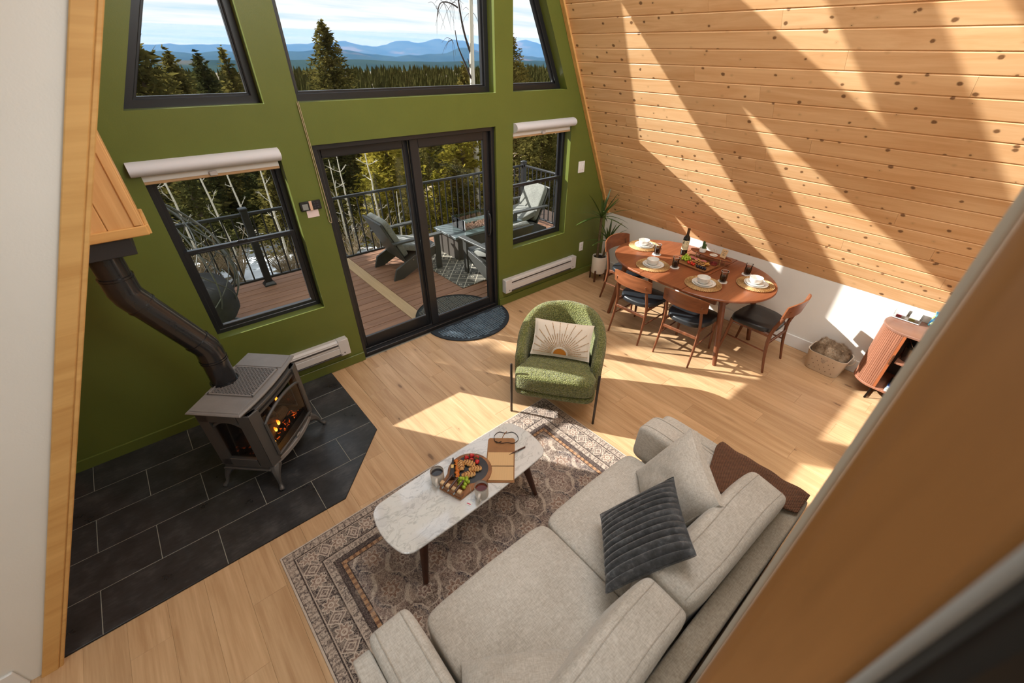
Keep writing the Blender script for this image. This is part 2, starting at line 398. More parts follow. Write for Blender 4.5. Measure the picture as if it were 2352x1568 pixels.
# outside cladding face of the gable stays the same wall; a thin outer skin keeps it dark wood coloured
# floor slab and planks
fl = struct(MB().box((.7, -3.74, -.062), (9.4, 7.9, .1)).build('floor', M['grout'], smooth=False))
pl_w, pl_l = .19, 1.22
pm = MB().box((0, 0, -.006), (pl_l-.0006, pl_w-.0006, .012), .0008).mesh('plank', False); pm.materials.append(M['oak'])
hearth_poly = [(-1.9, 0), (.777, 0), (.777, -1.055), (.293, -1.562), (-1.9, -1.562)]
k = 0
for i in range(-20, 27):
    x = i*pl_w+.06
    if x < -3.3 or x > 5.02: continue
    y = .02-((i*37) % 10)/10*pl_l
    while y > -5.3:
        yc = y-pl_l/2
        if not (x+.1 < .25 and x-.1 > -1.9 and yc+pl_l/2 < .05 and yc-pl_l/2 > -1.5) and yc+pl_l/2 < .03+pl_l:
            if yc+pl_l/2 > 0:      # cut at the front wall
                L = -(yc-pl_l/2)
                if L > .05: MB().box((0, 0, -.006), (L-.001, pl_w-.0012, .012), .0014).build('plank', M['oak'], fl, False, (x, -L/2-.0, 0), (0, 0, PI/2))
            else: link('plank', pm, fl, (x, yc, 0), (0, 0, PI/2))
        y -= pl_l
    L = ((i*37) % 10)/10*pl_l-.02
    if L > .06 and not (-1.9 < x < .7): MB().box((0, 0, -.006), (L-.001, pl_w-.0012, .012), .0014).build('plank', M['oak'], fl, False, (x, -L/2, 0), (0, 0, PI/2))
# hearth of slate tiles
def clip(poly, inside, cut):
    o = []
    for a, b in zip(poly, poly[1:]+poly[:1]):
        ia, ib = inside(a), inside(b)
        if ia: o.append(a)
        if ia != ib: o.append(cut(a, b))
    return o
def clip_line(poly, p, d):            # keep the part with (q-p).d >= 0
    f = lambda q: (q[0]-p[0])*d[0]+(q[1]-p[1])*d[1]
    return clip(poly, lambda q: f(q) >= -1e-9, lambda a, b: tuple(a[i]+(b[i]-a[i])*f(a)/(f(a)-f(b)) for i in (0, 1)))
hearth = thing('hearth_pad', 'black slate tile hearth pad with clipped corner under the stove', 'hearth', (0, 0, 0))
MB().prism(hearth_poly[1:]+[(-1.75, -1.562), (-1.75, 0)], .0005, .0062).build('grout_bed', M['grout'], hearth, False)
edge = [(.777, -.004), (.777, -1.055), (.293, -1.562), (-1.75, -1.562)]
eb = MB()
for a, b in zip(edge, edge[1:]): eb.bar((a[0], a[1], .004), (b[0], b[1], .004), .004, .008)
eb.build('edge_strip', M['black_metal'], hearth, False)
g = .0042
for row in range(5):
    y1 = -.3115*row+ (0 if row else .0); y0 = -.3115*(row+1)-(.003 if row == 4 else 0)
    off = -1.085 if row % 2 == 0 else -.776
    for j in range(-3, 5):
        x0 = off+.6205*j; x1 = x0+.6205
        poly = [(x0+g/2, y0+g/2), (x1-g/2, y0+g/2), (x1-g/2, y1-g/2), (x0+g/2, y1-g/2)]
        poly = clip_line(poly, (.774, 0), (-1, 0))
        if poly: poly = clip_line(poly, (.777-.003, -1.055), (-.723, .690))
        if poly: poly = clip_line(poly, (-1.74, 0), (1, 0))
        if poly and len(poly) > 2:
            cx = sum(p[0] for p in poly)/len(poly); cyy = sum(p[1] for p in poly)/len(poly)
            MB().prism([(p[0]-cx, p[1]-cyy) for p in poly], 0, .0055, bev=.0012).build('tile', M['slate'], hearth, False, (cx, cyy, .0025))
# right slope: backing plus single planks
ceil = MB()
def slab(x0, z0, x1, z1, y0, y1, t):
    d = Vector((x1-x0, 0, z1-z0)).normalized(); n = Vector((d.z, 0, -d.x))*t
    vs = [(x0, y, z0) for y in (y0, y1)]+[(x1, y, z1) for y in (y0, y1)]+[(x0+n.x, y, z0+n.z) for y in (y0, y1)]+[(x1+n.x, y, z1+n.z) for y in (y0, y1)]
    ceil.add(vs, [(0, 2, 3, 1), (4, 5, 7, 6), (0, 1, 5, 4), (2, 6, 7, 3), (0, 4, 6, 2), (1, 3, 7, 5)])
slab(slope_r(.7)+.02, .7, slope_r(6.9)+.02, 6.9, .0, -7.6, .12)
slab(slope_l(0)-.02, .0, slope_l(3.62)-.02, 3.62, .0, -1.50, -.10)
slab(slope_l(3.62)-.02, 3.62, slope_l(6.75)-.02, 6.75, .0, -7.6, -.10)
ceil = struct(ceil.build('ceiling', M['pine'], smooth=False))
NR = Vector((-2, 0, -1)).normalized(); UPS = Vector((-1, 0, 2)).normalized(); YD = Vector((0, -1, 0))
rows = [.838]+[.86+.116*k for k in range(1, 23)]
rnd = random.Random(3)
def board_mesh(L, wd):
    c = .0045; t = .018
    prof = [(-wd/2, 0), (wd/2, 0), (wd/2, t-c*1.3), (wd/2-c*1.5, t), (-wd/2+c*1.5, t), (-wd/2, t-c*1.3)]
    vs = [(sx*L/2, a, b) for sx in (-1, 1) for a, b in prof]; n = 6
    fs = [(i, n+i, n+(i+1) % n, (i+1) % n) for i in range(n)]+[tuple(range(n)), tuple(range(2*n-1, n-1, -1))]
    return MB().add(vs, fs).mesh('plank', False)
for r in range(len(rows)-1):
    z0, z1 = rows[r], rows[r+1]; wd = (z1-z0)*1.118-.0008; zc = (z0+z1)/2
    y = 0.0; first = rnd.uniform(.5, 2.6)
    while y > -5.0:
        L = first if y == 0 else rnd.choice((1.9, 2.4, 3.0))
        L = min(L, 5.6+y)
        me = board_mesh(L-.0012, wd); me.materials.append(M['pine'])
        o = link('plank', me, ceil)
        p = Vector((slope_r(zc), y-L/2, zc))-NR*.018
        n_ = NR; x_ = YD; y_ = n_.cross(x_)
        o.matrix_world = Matrix(((x_.x, y_.x, n_.x, p.x), (x_.y, y_.y, n_.y, p.y), (x_.z, y_.z, n_.z, p.z), (0, 0, 0, 1)))
        y -= L
# knee wall, its baseboard
struct(MB().box((XW+.06, -3.8, .43), (.12, 7.6, .9)).build('wall_right', M['white'], smooth=False))
struct(MB().box((XW-.0075, -3.0, .07), (.015, 5.96, .14), .004).build('baseboard_right', M['white_gloss'], smooth=False))
# green baseboards of the front wall
for nm, x0, x1 in (('baseboard_front', -1.7, 1.147), ('baseboard_front.001', 2.967, XW-.02)):
    struct(MB().box(((x0+x1)/2, -.009, .05), (x1-x0, .018, .1), .004).build(nm, M['green'], smooth=False))
# rake trim where the right slope meets the green wall
t_ = MB(); a, b = Vector((slope_r(.84), -.028, .84)), Vector((slope_r(6.0), -.028, 6.0))
t_.bar(a+NR*.012, b+NR*.012, .056, .024, .004, up=NR)
struct(t_.build('trim_1', M['trim_pine'], smooth=False))
# white dormer cheek wall on the left with its pine rake board
cheek = [(-3.7, -.01), (slope_l(0)-.03, -.01), (slope_l(3.62)-.03, 3.62), (-3.7, 3.62)]
struct(MB().add([(x, y, z) for y in (-1.585, -1.50) for x, z in cheek], [(0, 1, 2, 3), (7, 6, 5, 4), (1, 5, 6, 2), (0, 4, 5, 1), (2, 6, 7, 3), (0, 3, 7, 4)]).build('wall_left', M['white'], smooth=False))
struct(MB().box((-2.54, -1.5925, .07), (2.32, .015, .14), .004).build('baseboard_left', M['white_gloss'], smooth=False))
def rake(x0, x1, y0, y1, z1, bev):
    D = Vector((.5, 0, 1)); mb = MB(); c0 = Vector(((x0+x1)/2, (y0+y1)/2, 0)); w_ = (x1-x0)/1.118
    d = D.normalized(); mb.bar(c0-d*.06, c0+D*z1, abs(y1-y0), w_, bev, up=(1, 0, -.5)); return mb
tb = rake(-1.340, -1.272, -1.607, -1.585, 3.6, .004).build('trim_2', M['trim_pine'], smooth=False); struct(tb)
struct(rake(-1.272, -1.252, -1.603, -1.48, 3.6, .004).build('trim_3', M['trim_pine'], smooth=False))
# rooms behind the camera, closing the space
ww = MB(); ww.box((-3.75, -4.6, 1.8), (.1, 6.2, 3.7)); ww.box((.7, -7.65, 3.4), (9.2, .1, 7.0))
struct(ww.build('wall_hall', M['white'], smooth=False))
struct(MB().box((-1.6, -4.58, 3.67), (4.4, 6.1, .1)).build('ceiling.001', M['white'], smooth=False))
# wall behind the sofa with its near wood cap, and the black panel beside it
wb = MB(); wb.box((2.4, -3.90, 1.45), (3.0, .136, 2.9)); wb.box((.61, -3.91, 1.45), (.60, .126, 2.9)); struct(wb.build('wall_back', M['white'], smooth=False))
cap = MB(); cap.box((0, 0, 0), (3.4, .082, .026), .011)
o = cap.build('trim_4', M['near_pine'], smooth=True); o.matrix_world = Matrix(((0, 0, -1, .293), (0, -1, 0, -3.8835), (-1, 0, 0, 1.70), (0, 0, 0, 1))); struct(o)
bp = thing('railing_panel', 'blurred black railing panel beside the near wood trim at lower right', 'railing', (.30, -4.3, 0))
MB().box((0, .0, 1.42), (.05, .72, 2.60), .012).build('panel', plain('black_satin', lin(10, 10, 11), .4), bp)
MB().box((0, 0, .06), (.07, .74, .12), .01).build('base_rail', M['black_metal'], bp)
# ---------------------------------------------------------------- windows and sliding door
def frame_poly(poly, wd, y0, y1, bev=.004):
    mb = MB(); n = len(poly); cx = sum(p[0] for p in poly)/n; cz = sum(p[1] for p in poly)/n
    P = [Vector(p) for p in poly]
    ar = sum(P[i].x*P[(i+1) % n].y-P[(i+1) % n].x*P[i].y for i in range(n))
    if ar < 0: P = P[::-1]
    inn = []
    for i in range(n):
        a, b, c = P[i-1], P[i], P[(i+1) % n]; e1 = (b-a).normalized(); e2 = (c-b).normalized()
        n1 = Vector((-e1.y, e1.x)); n2 = Vector((-e2.y, e2.x)); inn.append(b+(n1+n2)*(wd/(1+n1.dot(n2))))
    m = bev
    inn2 = [i_+(i_-p)*(-m/wd) for i_, p in zip(inn, P)]
    rings = [(P, y1), (P, y0), (inn2, y0), (inn, y0+m), (inn, y1)]
    vs = [(p.x, y, p.y) for pp, y in rings for p in pp]; fs = []
    for k in range(len(rings)):
        l = (k+1) % len(rings)
        for i in range(n):
            j = (i+1) % n; fs.append((k*n+i, l*n+i, l*n+j, k*n+j))
    return mb.add(vs, fs), [(p.x, p.y) for p in inn]
def pane(poly, y, parent):
    n = len(poly)
    return MB().add([(x, y, z) for x, z in poly], [tuple(range(n))]).build('pane', M['glass'], parent, False)
def fixed_window(num, poly):
    fb, inn = frame_poly(poly, .048, .105, .18); o = struct(fb.build('window_%d' % num, M['bronze'], smooth=False))
    sb, inn2 = frame_poly([(x, z) for x, z in inn], .014, .13, .165, .003); sb.build('glazing_bead', M['bronze'], o, False)
    pane(inn2, .148, o); return o
fixed_window(1, OPEN['UL']); fixed_window(2, OPEN['UM']); fixed_window(3, OPEN['UR']); fixed_window(4, OPEN['TL']); fixed_window(5, OPEN['TR'])
def hung(num, x0, x1, z0, z1, zm):
    fb, inn = frame_poly(rect(x0, x1, z0, z1), .034, .10, .18); o = struct(fb.build('window_%d' % num, M['bronze'], smooth=False))
    a0, a1 = x0+.034, x1-.034
    up, i1 = frame_poly(rect(a0, a1, zm-.005, z1-.034), .026, .145, .17, .003); up.build('upper_sash', M['bronze'], o, False); pane(i1, .157, o)
    lo, i2 = frame_poly(rect(a0, a1, z0+.03, zm+.03), .034, .107, .141, .004); s = lo.build('lower_sash', M['bronze'], o, False); pane(i2, .125, o)
    MB().box(((x0+x1)/2, .103, zm+.034), (.075, .022, .012), .004).build('sash_lock', M['bronze'], s)
    MB().box(((x0+x1)/2, .104, zm+.004), (x1-x0-.12, .01, .012), .003).build('lift_rail', M['bronze'], s)
    return o
hung(6, .04, .90, .715, 1.985, 1.395); hung(7, 3.195, 4.09, .715, 1.985, 1.395)
# sliding door
fb, inn = frame_poly(rect(1.147, 2.967, 0.0, 2.062), .042, .03, .175); door = struct(fb.build('door_1', M['bronze'], smooth=False))
dk = M['bronze']
def panel(nm, x0, x1, z0, z1, y0, y1, l, r, t, b):
    mb = MB(); yc, d = (y0+y1)/2, y1-y0
    mb.box((x0+l/2, yc, (z0+z1)/2), (l, d, z1-z0), .004); mb.box((x1-r/2, yc, (z0+z1)/2), (r, d, z1-z0), .004)
    mb.box(((x0+l+x1-r)/2, yc, z1-t/2), (x1-r-x0-l, d, t), .004); mb.box(((x0+l+x1-r)/2, yc, z0+b/2), (x1-r-x0-l, d, b), .004)
    p = mb.build(nm, dk, door, False); 
    pn = MB().add([(x0+l-.004, yc, z0+b-.004), (x1-r+.004, yc, z0+b-.004), (x1-r+.004, yc, z1-t+.004), (x0+l-.004, yc, z1-t+.004)], [(0, 1, 2, 3)]).build('pane', M['glass'], p, False)
    bd = MB(); xa, xb, za, zb = x0+l, x1-r, z0+b, z1-t
    for p1, p2 in (((xa, za), (xb, za)), ((xb, za), (xb, zb)), ((xb, zb), (xa, zb)), ((xa, zb), (xa, za))): bd.bar((p1[0], yc-.012, p1[1]), (p2[0], yc-.012, p2[1]), .01, .01, .003)
    bd.build('glazing_bead', dk, p, False); return p
panel('fixed_panel', 1.189, 2.035, .045, 2.02, .125, .16, .052, .055, .075, .125)
sp = panel('sliding_panel', 2.025, 2.925, .045, 2.02, .07, .112, .085, .068, .078, .09)
hb = MB(); hb.tube(bez([(2.885, .068, 1.19), (2.885, .035, 1.18), (2.887, .022, 1.08), (2.885, .035, .96), (2.885, .068, .95)], 5), .009, 8)
hb.box((2.888, .062, 1.07), (.028, .014, .30), .005); hb.build('handle', M['black_metal'], sp)
MB().box((2.057, .055, .022), (1.80, .035, .026), .006).build('threshold', M['bronze'], door, False)
MB().box((2.057, .095, .048), (1.74, .012, .012), .002).build('track_rail', M['bronze'], door, False)
# roller blinds
M['blind'] = plain('blind_fabric', lin(208, 208, 212), .8)
M['blind_hem'] = plain('blind_hem', lin(196, 160, 118), .6)
def blind(x0, x1, label):
    t = thing('roller_blind', label, 'blind', ((x0+x1)/2, -.02, 2.03), 0, 'roller blinds over the lower windows'); h = (x1-x0)/2
    prof = [(.02, .045), (.02, -.045)]+[(.02-.07*math.sin(a), -.045*math.cos(a)) for a in [PI*i/10 for i in range(1, 10)]]
    MB().add([(sx*h, y, z) for sx in (-1, 1) for y, z in prof], [(i, (i+1) % 11, 11+(i+1) % 11, 11+i) for i in range(11)]+[tuple(range(10, -1, -1)), tuple(range(11, 22))]).build('cassette', M['blind'], t)
    MB().box((0, .012+.035, -.058), (2*h-.03, .004, .06)).build('shade_fabric', M['white_gloss'], t, False)
    MB().box((0, .044, -.094), (2*h-.03, .014, .018), .004).build('hem_bar', M['blind_hem'], t, False)
    cl = MB(); cl.box((0, .030, -.078), (.05, .012, .03), .004); cl.build('pull_clip', plain('clear_clip', lin(205, 200, 200), .2), t)
    return t
blind(-.012, .896, 'white roller blind rolled up above the left lower window')
blind(3.205, 4.105, 'white roller blind rolled up above the right lower window')
# wall fittings
t = thing('wall_switch', 'white wall switch plate on green wall right of the right window', 'switch', (4.315, -.004, 1.512))
MB().box((0, 0, 0), (.115, .008, .135), .003).build('plate', M['white_gloss'], t); MB().box((-.022, -.005, 0), (.03, .006, .065), .002).build('rocker', M['white_gloss'], t); MB().box((.022, -.005, 0), (.03, .006, .065), .002).build('rocker', M['white_gloss'], t)
t = thing('wall_outlet', 'white power outlet low on green wall above heater end', 'outlet', (4.455, -.004, .44))
MB().box((0, 0, 0), (.078, .008, .125), .003).build('plate', M['white_gloss'], t)
for z in (-.022, .022): MB().box((0, -.005, z), (.034, .005, .028), .002).build('socket', plain('socket_white', lin(215, 213, 208), .4), t)
t = thing('wall_control', 'black wall control panel with grey screen beside the sliding door', 'control', (1.018, -.009, 1.628))
MB().box((0, 0, 0), (.165, .018, .072), .004).build('body', M['black_metal'], t)
MB().box((-.045, -.0095, -.004), (.044, .002, .046), .001).build('screen', plain('lcd', lin(140, 142, 138), .3), t)
MB().box((0, -.0095, 0), (.022, .003, .074), .001).build('label_strip', plain('peach', lin(214, 178, 150), .6), t)
for x in (.03, .055):
    for z in (-.018, .0, .018): MB().box((x, -.0095, z), (.016, .003, .01), .001).build('button', plain('button_dark', lin(46, 46, 56), .5) if (x, z) == (.03, -.018) else bpy.data.materials['button_dark'], t)
tag(MB().box((0, 0, 0), (.095, .003, .058), .001).build('wall_card', plain('card_pink', lin(226, 208, 206), .7), None, False, (1.022, -.0025, 1.56)), 'small pale card stuck on green wall below the control panel', 'card')
# beaded shade cord
cm = plain('cord_beige', lin(176, 158, 128), .6)
pts = [(1.118, -.012, 2.36), (1.128, -.012, 2.0), (1.131, -.012, 1.52), (1.134, -.012, 1.475), (1.143, -.012, 1.462), (1.152, -.012, 1.475), (1.151, -.012, 1.60), (1.128, -.012, 2.36)]
tag(MB().tube(bez(pts, 6), .0028, 6).build('shade_cord', cm), 'thin looped beige shade cord hanging left of the sliding door', 'cord')
# baseboard heaters
hm = plain('heater_white', lin(206, 204, 203), .4); dkslot = plain('heater_dark', lin(70, 68, 68), .5)
def heater(x0, x1, label):
    t = thing('baseboard_heater', label, 'heater', ((x0+x1)/2, -.0, .185), 0, 'white baseboard heaters'); h = (x1-x0)/2
    P = [(-.001, 0), (-.001, .17), (-.045, .17), (-.066, .155), (-.068, .10), (-.060, .098), (-.060, .088), (-.07, .085), (-.07, .025), (-.058, .02), (-.05, 0)]
    MB().add([(sx*(h-.02), y, z) for sx in (-1, 1) for y, z in P], [(i, (i+1) % 11, 11+(i+1) % 11, 11+i) for i in range(11)]+[tuple(range(10, -1, -1)), tuple(range(11, 22))]).build('casing', hm, t, False)
    MB().box((0, -.0675, .128), (2*h-.2, .006, .022), .002).build('louvre_slot', dkslot, t)
    MB().box((0, -.0665, .138), (2*h-.2, .012, .005), .001).build('louvre_lip', hm, t)
    MB().box((0, -.066, .012), (2*h-.16, .014, .012), .002).build('lower_slot', dkslot, t)
    for s in (-1, 1):
        MB().box((s*(h-.05), -.036, .085), (.1, .074, .176), .004).build('end_cap', hm, t)
        MB().lathe([(0, .003), (.006, .002), (.007, 0)], 10, T(s*(h-.06), -.074, .03) @ Rx(PI/2)).build('screw', dkslot, t)
    return t
heater(3.02, 4.30, 'long white baseboard heater on green wall below the right window')
heater(.12, 1.005, 'white baseboard heater on green wall behind the stove')
# pine chase on the left slope with black support box
ch = thing('pine_chase', 'knotty pine boxed chase hanging on the left slope above the stovepipe', 'chase', (-.30, -.66, 1.87))
pv = wood('pine_vertical', lin(204, 150, 90), lin(232, 186, 126), .45, 2, 1.0, knots=.5, vary=.06, grain=.35, knot_col=lin(92, 50, 22), knot_scale=5.2, knot_r=.05)
px = M['trim_pine']
for i in range(4):
    x1 = .232-i*.135; x0 = max(x1-.134, -.30)
    MB().box(((x0+x1)/2, -.17, .30), (x1-x0-.001, .018, .60), .004).build('plank', pv, ch, False)
for j in range(3): MB().box((.241, -.103+.137*j, .30), (.018, .136, .60), .004).build('plank', pv, ch, False)
MB().box((-.03, .02, .30), (.52, .34, .59)).build('core', px, ch, False)
tr = MB(); tr.box((-.02, -.185, .012), (.55, .018, .05), .004); tr.box((.258, .0, .012), (.018, .36, .05), .004); tr.build('bottom_trim', px, ch, False)
MB().box((.225, -.183, .33), (.034, .014, .58), .003).build('corner_trim', pv, ch, False)
sbx = MB(); sbx.box((.0, -.01, -.055), (.33, .30, .11), .003); sbx.build('support_box', plain('support_black', lin(44, 44, 46), .5), ch, False)
# ---------------------------------------------------------------- stove and pipe
iron = plain('cast_iron', lin(128, 124, 121), .46, .0, var=.08, vscale=9, bump=.12, bscale=160, spec=.5)
iron_d = plain('cast_iron_dark', lin(74, 72, 70), .48, var=.06, bump=.1, bscale=160)
soot = plain('firebox_black', lin(14, 13, 13), .8)
st = thing('gas_stove', 'dark grey cast iron stove with glowing fire on black slate hearth', 'stove', (.05, -.78, .014), PI/4)
def bow(hx, hy, b, n=8, yback=None):      # rectangle whose front (-y) edge bows out by b
    f = [(-hx+2*hx*i/n, -hy-b*(1-(2*i/n-1)**2)) for i in range(n+1)]
    return f+[(hx, hy), (-hx, hy)]
tb = MB(); tb.prism(bow(.345, .185, .03), .715, .735, bev=.008); tb.prism(bow(.32, .165, .028), .690, .716, bev=.008); tb.build('top_plate', iron, st, ang=25)
rp = MB(); rp.prism([(-.325, -.165), (-.175, -.178), (-.175, .165), (-.325, .165)], .735, .739, bev=.002)
rp.prism([(.175, -.178), (.325, -.165), (.325, .165), (.175, .165)], .735, .739, bev=.002)
rp.prism([(-.158, .165), (.158, .165), (.158, .178), (-.158, .178)], .735, .739, bev=.002); rp.build('top_panel', iron, st, ang=25)
gr = MB()
for (x0, x1, y0, y1) in ((-.16, .16, -.165, -.152), (-.16, .16, .145, .158), (-.16, -.147, -.165, .158), (.147, .16, -.165, .158)): gr.box(((x0+x1)/2, (y0+y1)/2, .741), (x1-x0, y1-y0, .012), .002)
for i in range(-12, 13):
    for s in (-1, 1):
        c = i*.0262; pts = []
        for t in (-1, 1): pts.append((c+s*t*.31, t*.31))
        a, b = pts
        poly = [a, b]
        def cl(p, q):
            t0, t1 = 0.0, 1.0; d = (q[0]-p[0], q[1]-p[1])
            for (o, dd, lo, hi) in ((p[0], d[0], -.148, .148), (p[1], d[1], -.153, .146)):
                ta, tb_ = (lo-o)/dd, (hi-o)/dd
                if ta > tb_: ta, tb_ = tb_, ta
                t0, t1 = max(t0, ta), min(t1, tb_)
            return None if t1 <= t0 else ((p[0]+d[0]*t0, p[1]+d[1]*t0), (p[0]+d[0]*t1, p[1]+d[1]*t1))
        r = cl(a, b)
        if r: gr.bar((*r[0], .742), (*r[1], .742), .0055, .006)
gr.build('top_grate', iron, st, False)
MB().box((0, -.004, .7362), (.296, .30, .003)).build('grate_recess', soot, st, False)
# firebox shell as posts, rails and glass
bd = MB()
for sx in (-1, 1):
    bd.prism([(sx*.30, -.20), (sx*.225, -.222), (sx*.222, -.19), (sx*.275, -.165)], .19, .69, bev=.004)
    bd.prism([(sx*.305, -.20), (sx*.305, -.115), (sx*.27, -.115), (sx*.27, -.18)], .19, .69, bev=.004)
    bd.prism([(sx*.305, .17), (sx*.305, .095), (sx*.27, .095), (sx*.27, .17)], .19, .69, bev=.004)
    bd.box((sx*.288, .03, .655), (.034, .27, .07), .004); bd.box((sx*.288, .03, .225), (.034, .27, .07), .004)
    ar = [(sx*.286, -.115+.21*i/10, .62-.05*(abs(i-5)/5)**2.2) for i in range(11)]
    bd.tube(ar, .012, 6)
bd.box((0, .165, .44), (.58, .02, .50), .004)
bd.prism(bow(.30, .20, .02)[:9]+[(.30, -.165), (-.30, -.165)], .625, .69, bev=.004)
bd.prism(bow(.30, .20, .02)[:9]+[(.30, -.165), (-.30, -.165)], .19, .245, bev=.004)
bd.build('body', iron_d, st, ang=25)
vt = MB(); vt.prism(bow(.215, .217, .006)[:9]+[(.215, -.19), (-.215, -.19)], .655, .668); vt.build('air_slot', soot, st, False)
MB().box((0, .0, .235), (.56, .33, .02)).build('firebox_floor', soot, st, False)
MB().box((0, .150, .44), (.54, .01, .44)).build('firebox_back', soot, st, False)
MB().box((0, .0, .665), (.56, .33, .02)).build('firebox_roof', soot, st, False)
# front glass door with arched head
dm = MB()
dm.tube([(-.225, -.228, .25), (-.225, -.228, .56)]+[(-.225+.45*i/12, -.228-.018*(1-(i/6-1)**2), .56+.065*math.sin(PI*i/12)**.7) for i in range(1, 12)]+[(.225, -.228, .56), (.225, -.228, .25)], .011, 6)
dm.box((0, -.232, .25), (.46, .022, .022), .004); dm.build('door_frame', iron_d, st, ang=40)
sg = glassy('stove_glass', (.9, .88, .86, 1), .9)
MB().grid(lambda u, v: (-.222+.444*u, -.226-.014*(1-(2*u-1)**2), .255+.36*v), 9, 2).build('door_glass', sg, st)
for sx in (-1, 1): MB().box((sx*.281, .0, .44), (.003, .20, .37)).build('side_glass', sg, st, False)
ld = MB(); ld.prism(bow(.285, .20, .045)[:9]+[(.285, -.18), (-.285, -.18)], .165, .205, bev=.006); ld.build('ash_lip', iron, st, ang=25)
em = MB(); em.lathe([(0, .006), (.012, .005), (.018, 0)], 14, T(0, -.246, .222) @ Rx(PI/2) @ Matrix.Diagonal((1.4, .8, 1, 1))); em.build('badge', iron, st)
bs = MB(); bs.prism(bow(.315, .175, .035), .15, .168, bev=.005); bs.prism(bow(.30, .165, .03), .168, .192, bev=.006); bs.build('base_plate', iron_d, st, ang=25)
for sx, sy in ((-1, -1), (1, -1), (1, 1), (-1, 1)):
    l = MB(); o = (sx*.25, sy*.14+(-.03 if sy < 0 else 0)); d = Vector((sx*.085, sy*.055, 0))
    pts = [Vector((o[0], o[1], .155)), Vector((o[0], o[1], .125))+d*.45, Vector((o[0], o[1], .08))+d*.75, Vector((o[0], o[1], .035))+d*.9, Vector((o[0], o[1], .010))+d*1.12, Vector((o[0], o[1], .0))+d*1.2]
    l.tube(bez(pts, 4), [.050, .047, .042, .036, .030, .026, .023, .020, .017, .015, .0135, .0125, .012, .0125, .014, .016, .018, .018, .017, .016, .012], 8); l.build('leg', iron_d, st)
logm = wood('log_bark', lin(60, 48, 38), lin(120, 98, 76), .9, 0, 2, vary=.1)
for (a, b, r) in (((-.2, .06, .30), (.17, .09, .31), .045), ((-.14, -.10, .285), (.2, -.04, .29), .04), ((-.12, .10, .34), (.03, -.11, .37), .034), ((.16, .1, .35), (.04, -.08, .36), .03)):
    MB().tube([a, ((a[0]+b[0])/2, (a[1]+b[1])/2+.01, (a[2]+b[2])/2+.006), b], [r, r*1.08, r*.9], 9).build('log', logm, st)
em_ = Nd('ember_bed'); c = em_.coord(); f = em_.noise(c, 28, 4, .7)
em_.set(Base_Color=G(.02), Roughness=.9, Emission_Color=em_.ramp(f, [(.55, (0, 0, 0, 1)), (.62, (1, .12, .01, 1)), (.72, (1, .35, .05, 1))]), Emission_Strength=.8)
MB().grid(lambda u, v: (-.24+.48*u, -.15+.28*v, .247+.02*noise.noise((u*9, v*7, 1))), 14, 10).build('ember_bed', em_.m, st)
fm = Nd('flame'); f = fm.sep(fm.coord('Generated'))[2]
fm.set(Base_Color=G(0), Emission_Color=fm.ramp(f, [(0, (1, .55, .10, 1)), (.5, (1, .32, .03, 1)), (1, (1, .12, .0, 1))]), Emission_Strength=3.0)
rf = random.Random(4)
for (x, y, z, h) in ((-.19, -.13, .26, .115), (-.165, -.10, .255, .085), (-.13, -.14, .26, .05), (-.06, -.13, .31, .045), (.0, -.12, .32, .05), (.15, -.06, .42, .05), (-.21, -.05, .26, .07)):
    fb_ = MB(); ph = rf.uniform(0, 6)
    fb_.tube([(0.010*math.sin(ph+5*t)*t, .006*math.cos(ph+4*t)*t, h*t) for t in [i/7 for i in range(8)]], [h*.20*math.sin(PI*min(.98, (i/7*.8+.2)))**.8+.0015 for i in range(8)], 7)
    fb_.build('flame', fm.m, st, True, (x, y, z))
stl = plain('stovepipe_black', lin(44, 44, 46), .22, .3, var=.06, bump=.02, coat=.4)
pp = thing('stovepipe', 'black angled stovepipe rising from the stove to the pine chase', 'pipe', (-.05, -.685, .748))
r_ = .078
P0, P1, P2, P3 = Vector((0, 0, -.005)), Vector((0, 0, .285)), Vector((-.235, .0, .765)), Vector((-.235, .0, 1.02))
def seg(nm, a, b, r): return MB().tube([a, a+(b-a)*.5, b], r, 28).build(nm, stl, pp, ang=50)
d12 = (P2-P1).normalized()
seg('lower_pipe', P0, P1-Vector((0, 0, .05)), r_)
el = MB().tube([P1-Vector((0, 0, .075)), P1-Vector((0, 0, .02)), P1+d12*.02, P1+d12*.075], r_+.003, 28); el.build('elbow', stl, pp, ang=60)
seg('offset_pipe', P1+d12*.05, P2-d12*.05, r_)
el = MB().tube([P2-d12*.085, P2-d12*.02, P2+Vector((0, 0, .02)), P2+Vector((0, 0, .10))], r_+.003, 28); el.build('elbow', stl, pp, ang=60)
seg('upper_pipe', P2+Vector((0, 0, .08)), P3, r_-.002)
for c, d in ((P1-Vector((0, 0, .085)), Vector((0, 0, 1))), (P1-Vector((0, 0, .10)), Vector((0, 0, 1))), (P1+d12*.08, d12), (P2-d12*.09, d12), (P2+Vector((0, 0, .11)), Vector((0, 0, 1)))):
    MB().tube([c-d*.005, c+d*.005], r_+.006, 28).build('seam_band', stl, pp)
MB().tube([(0, 0, -.005), (0, 0, .012)], r_+.012, 28).build('collar', stl, pp)

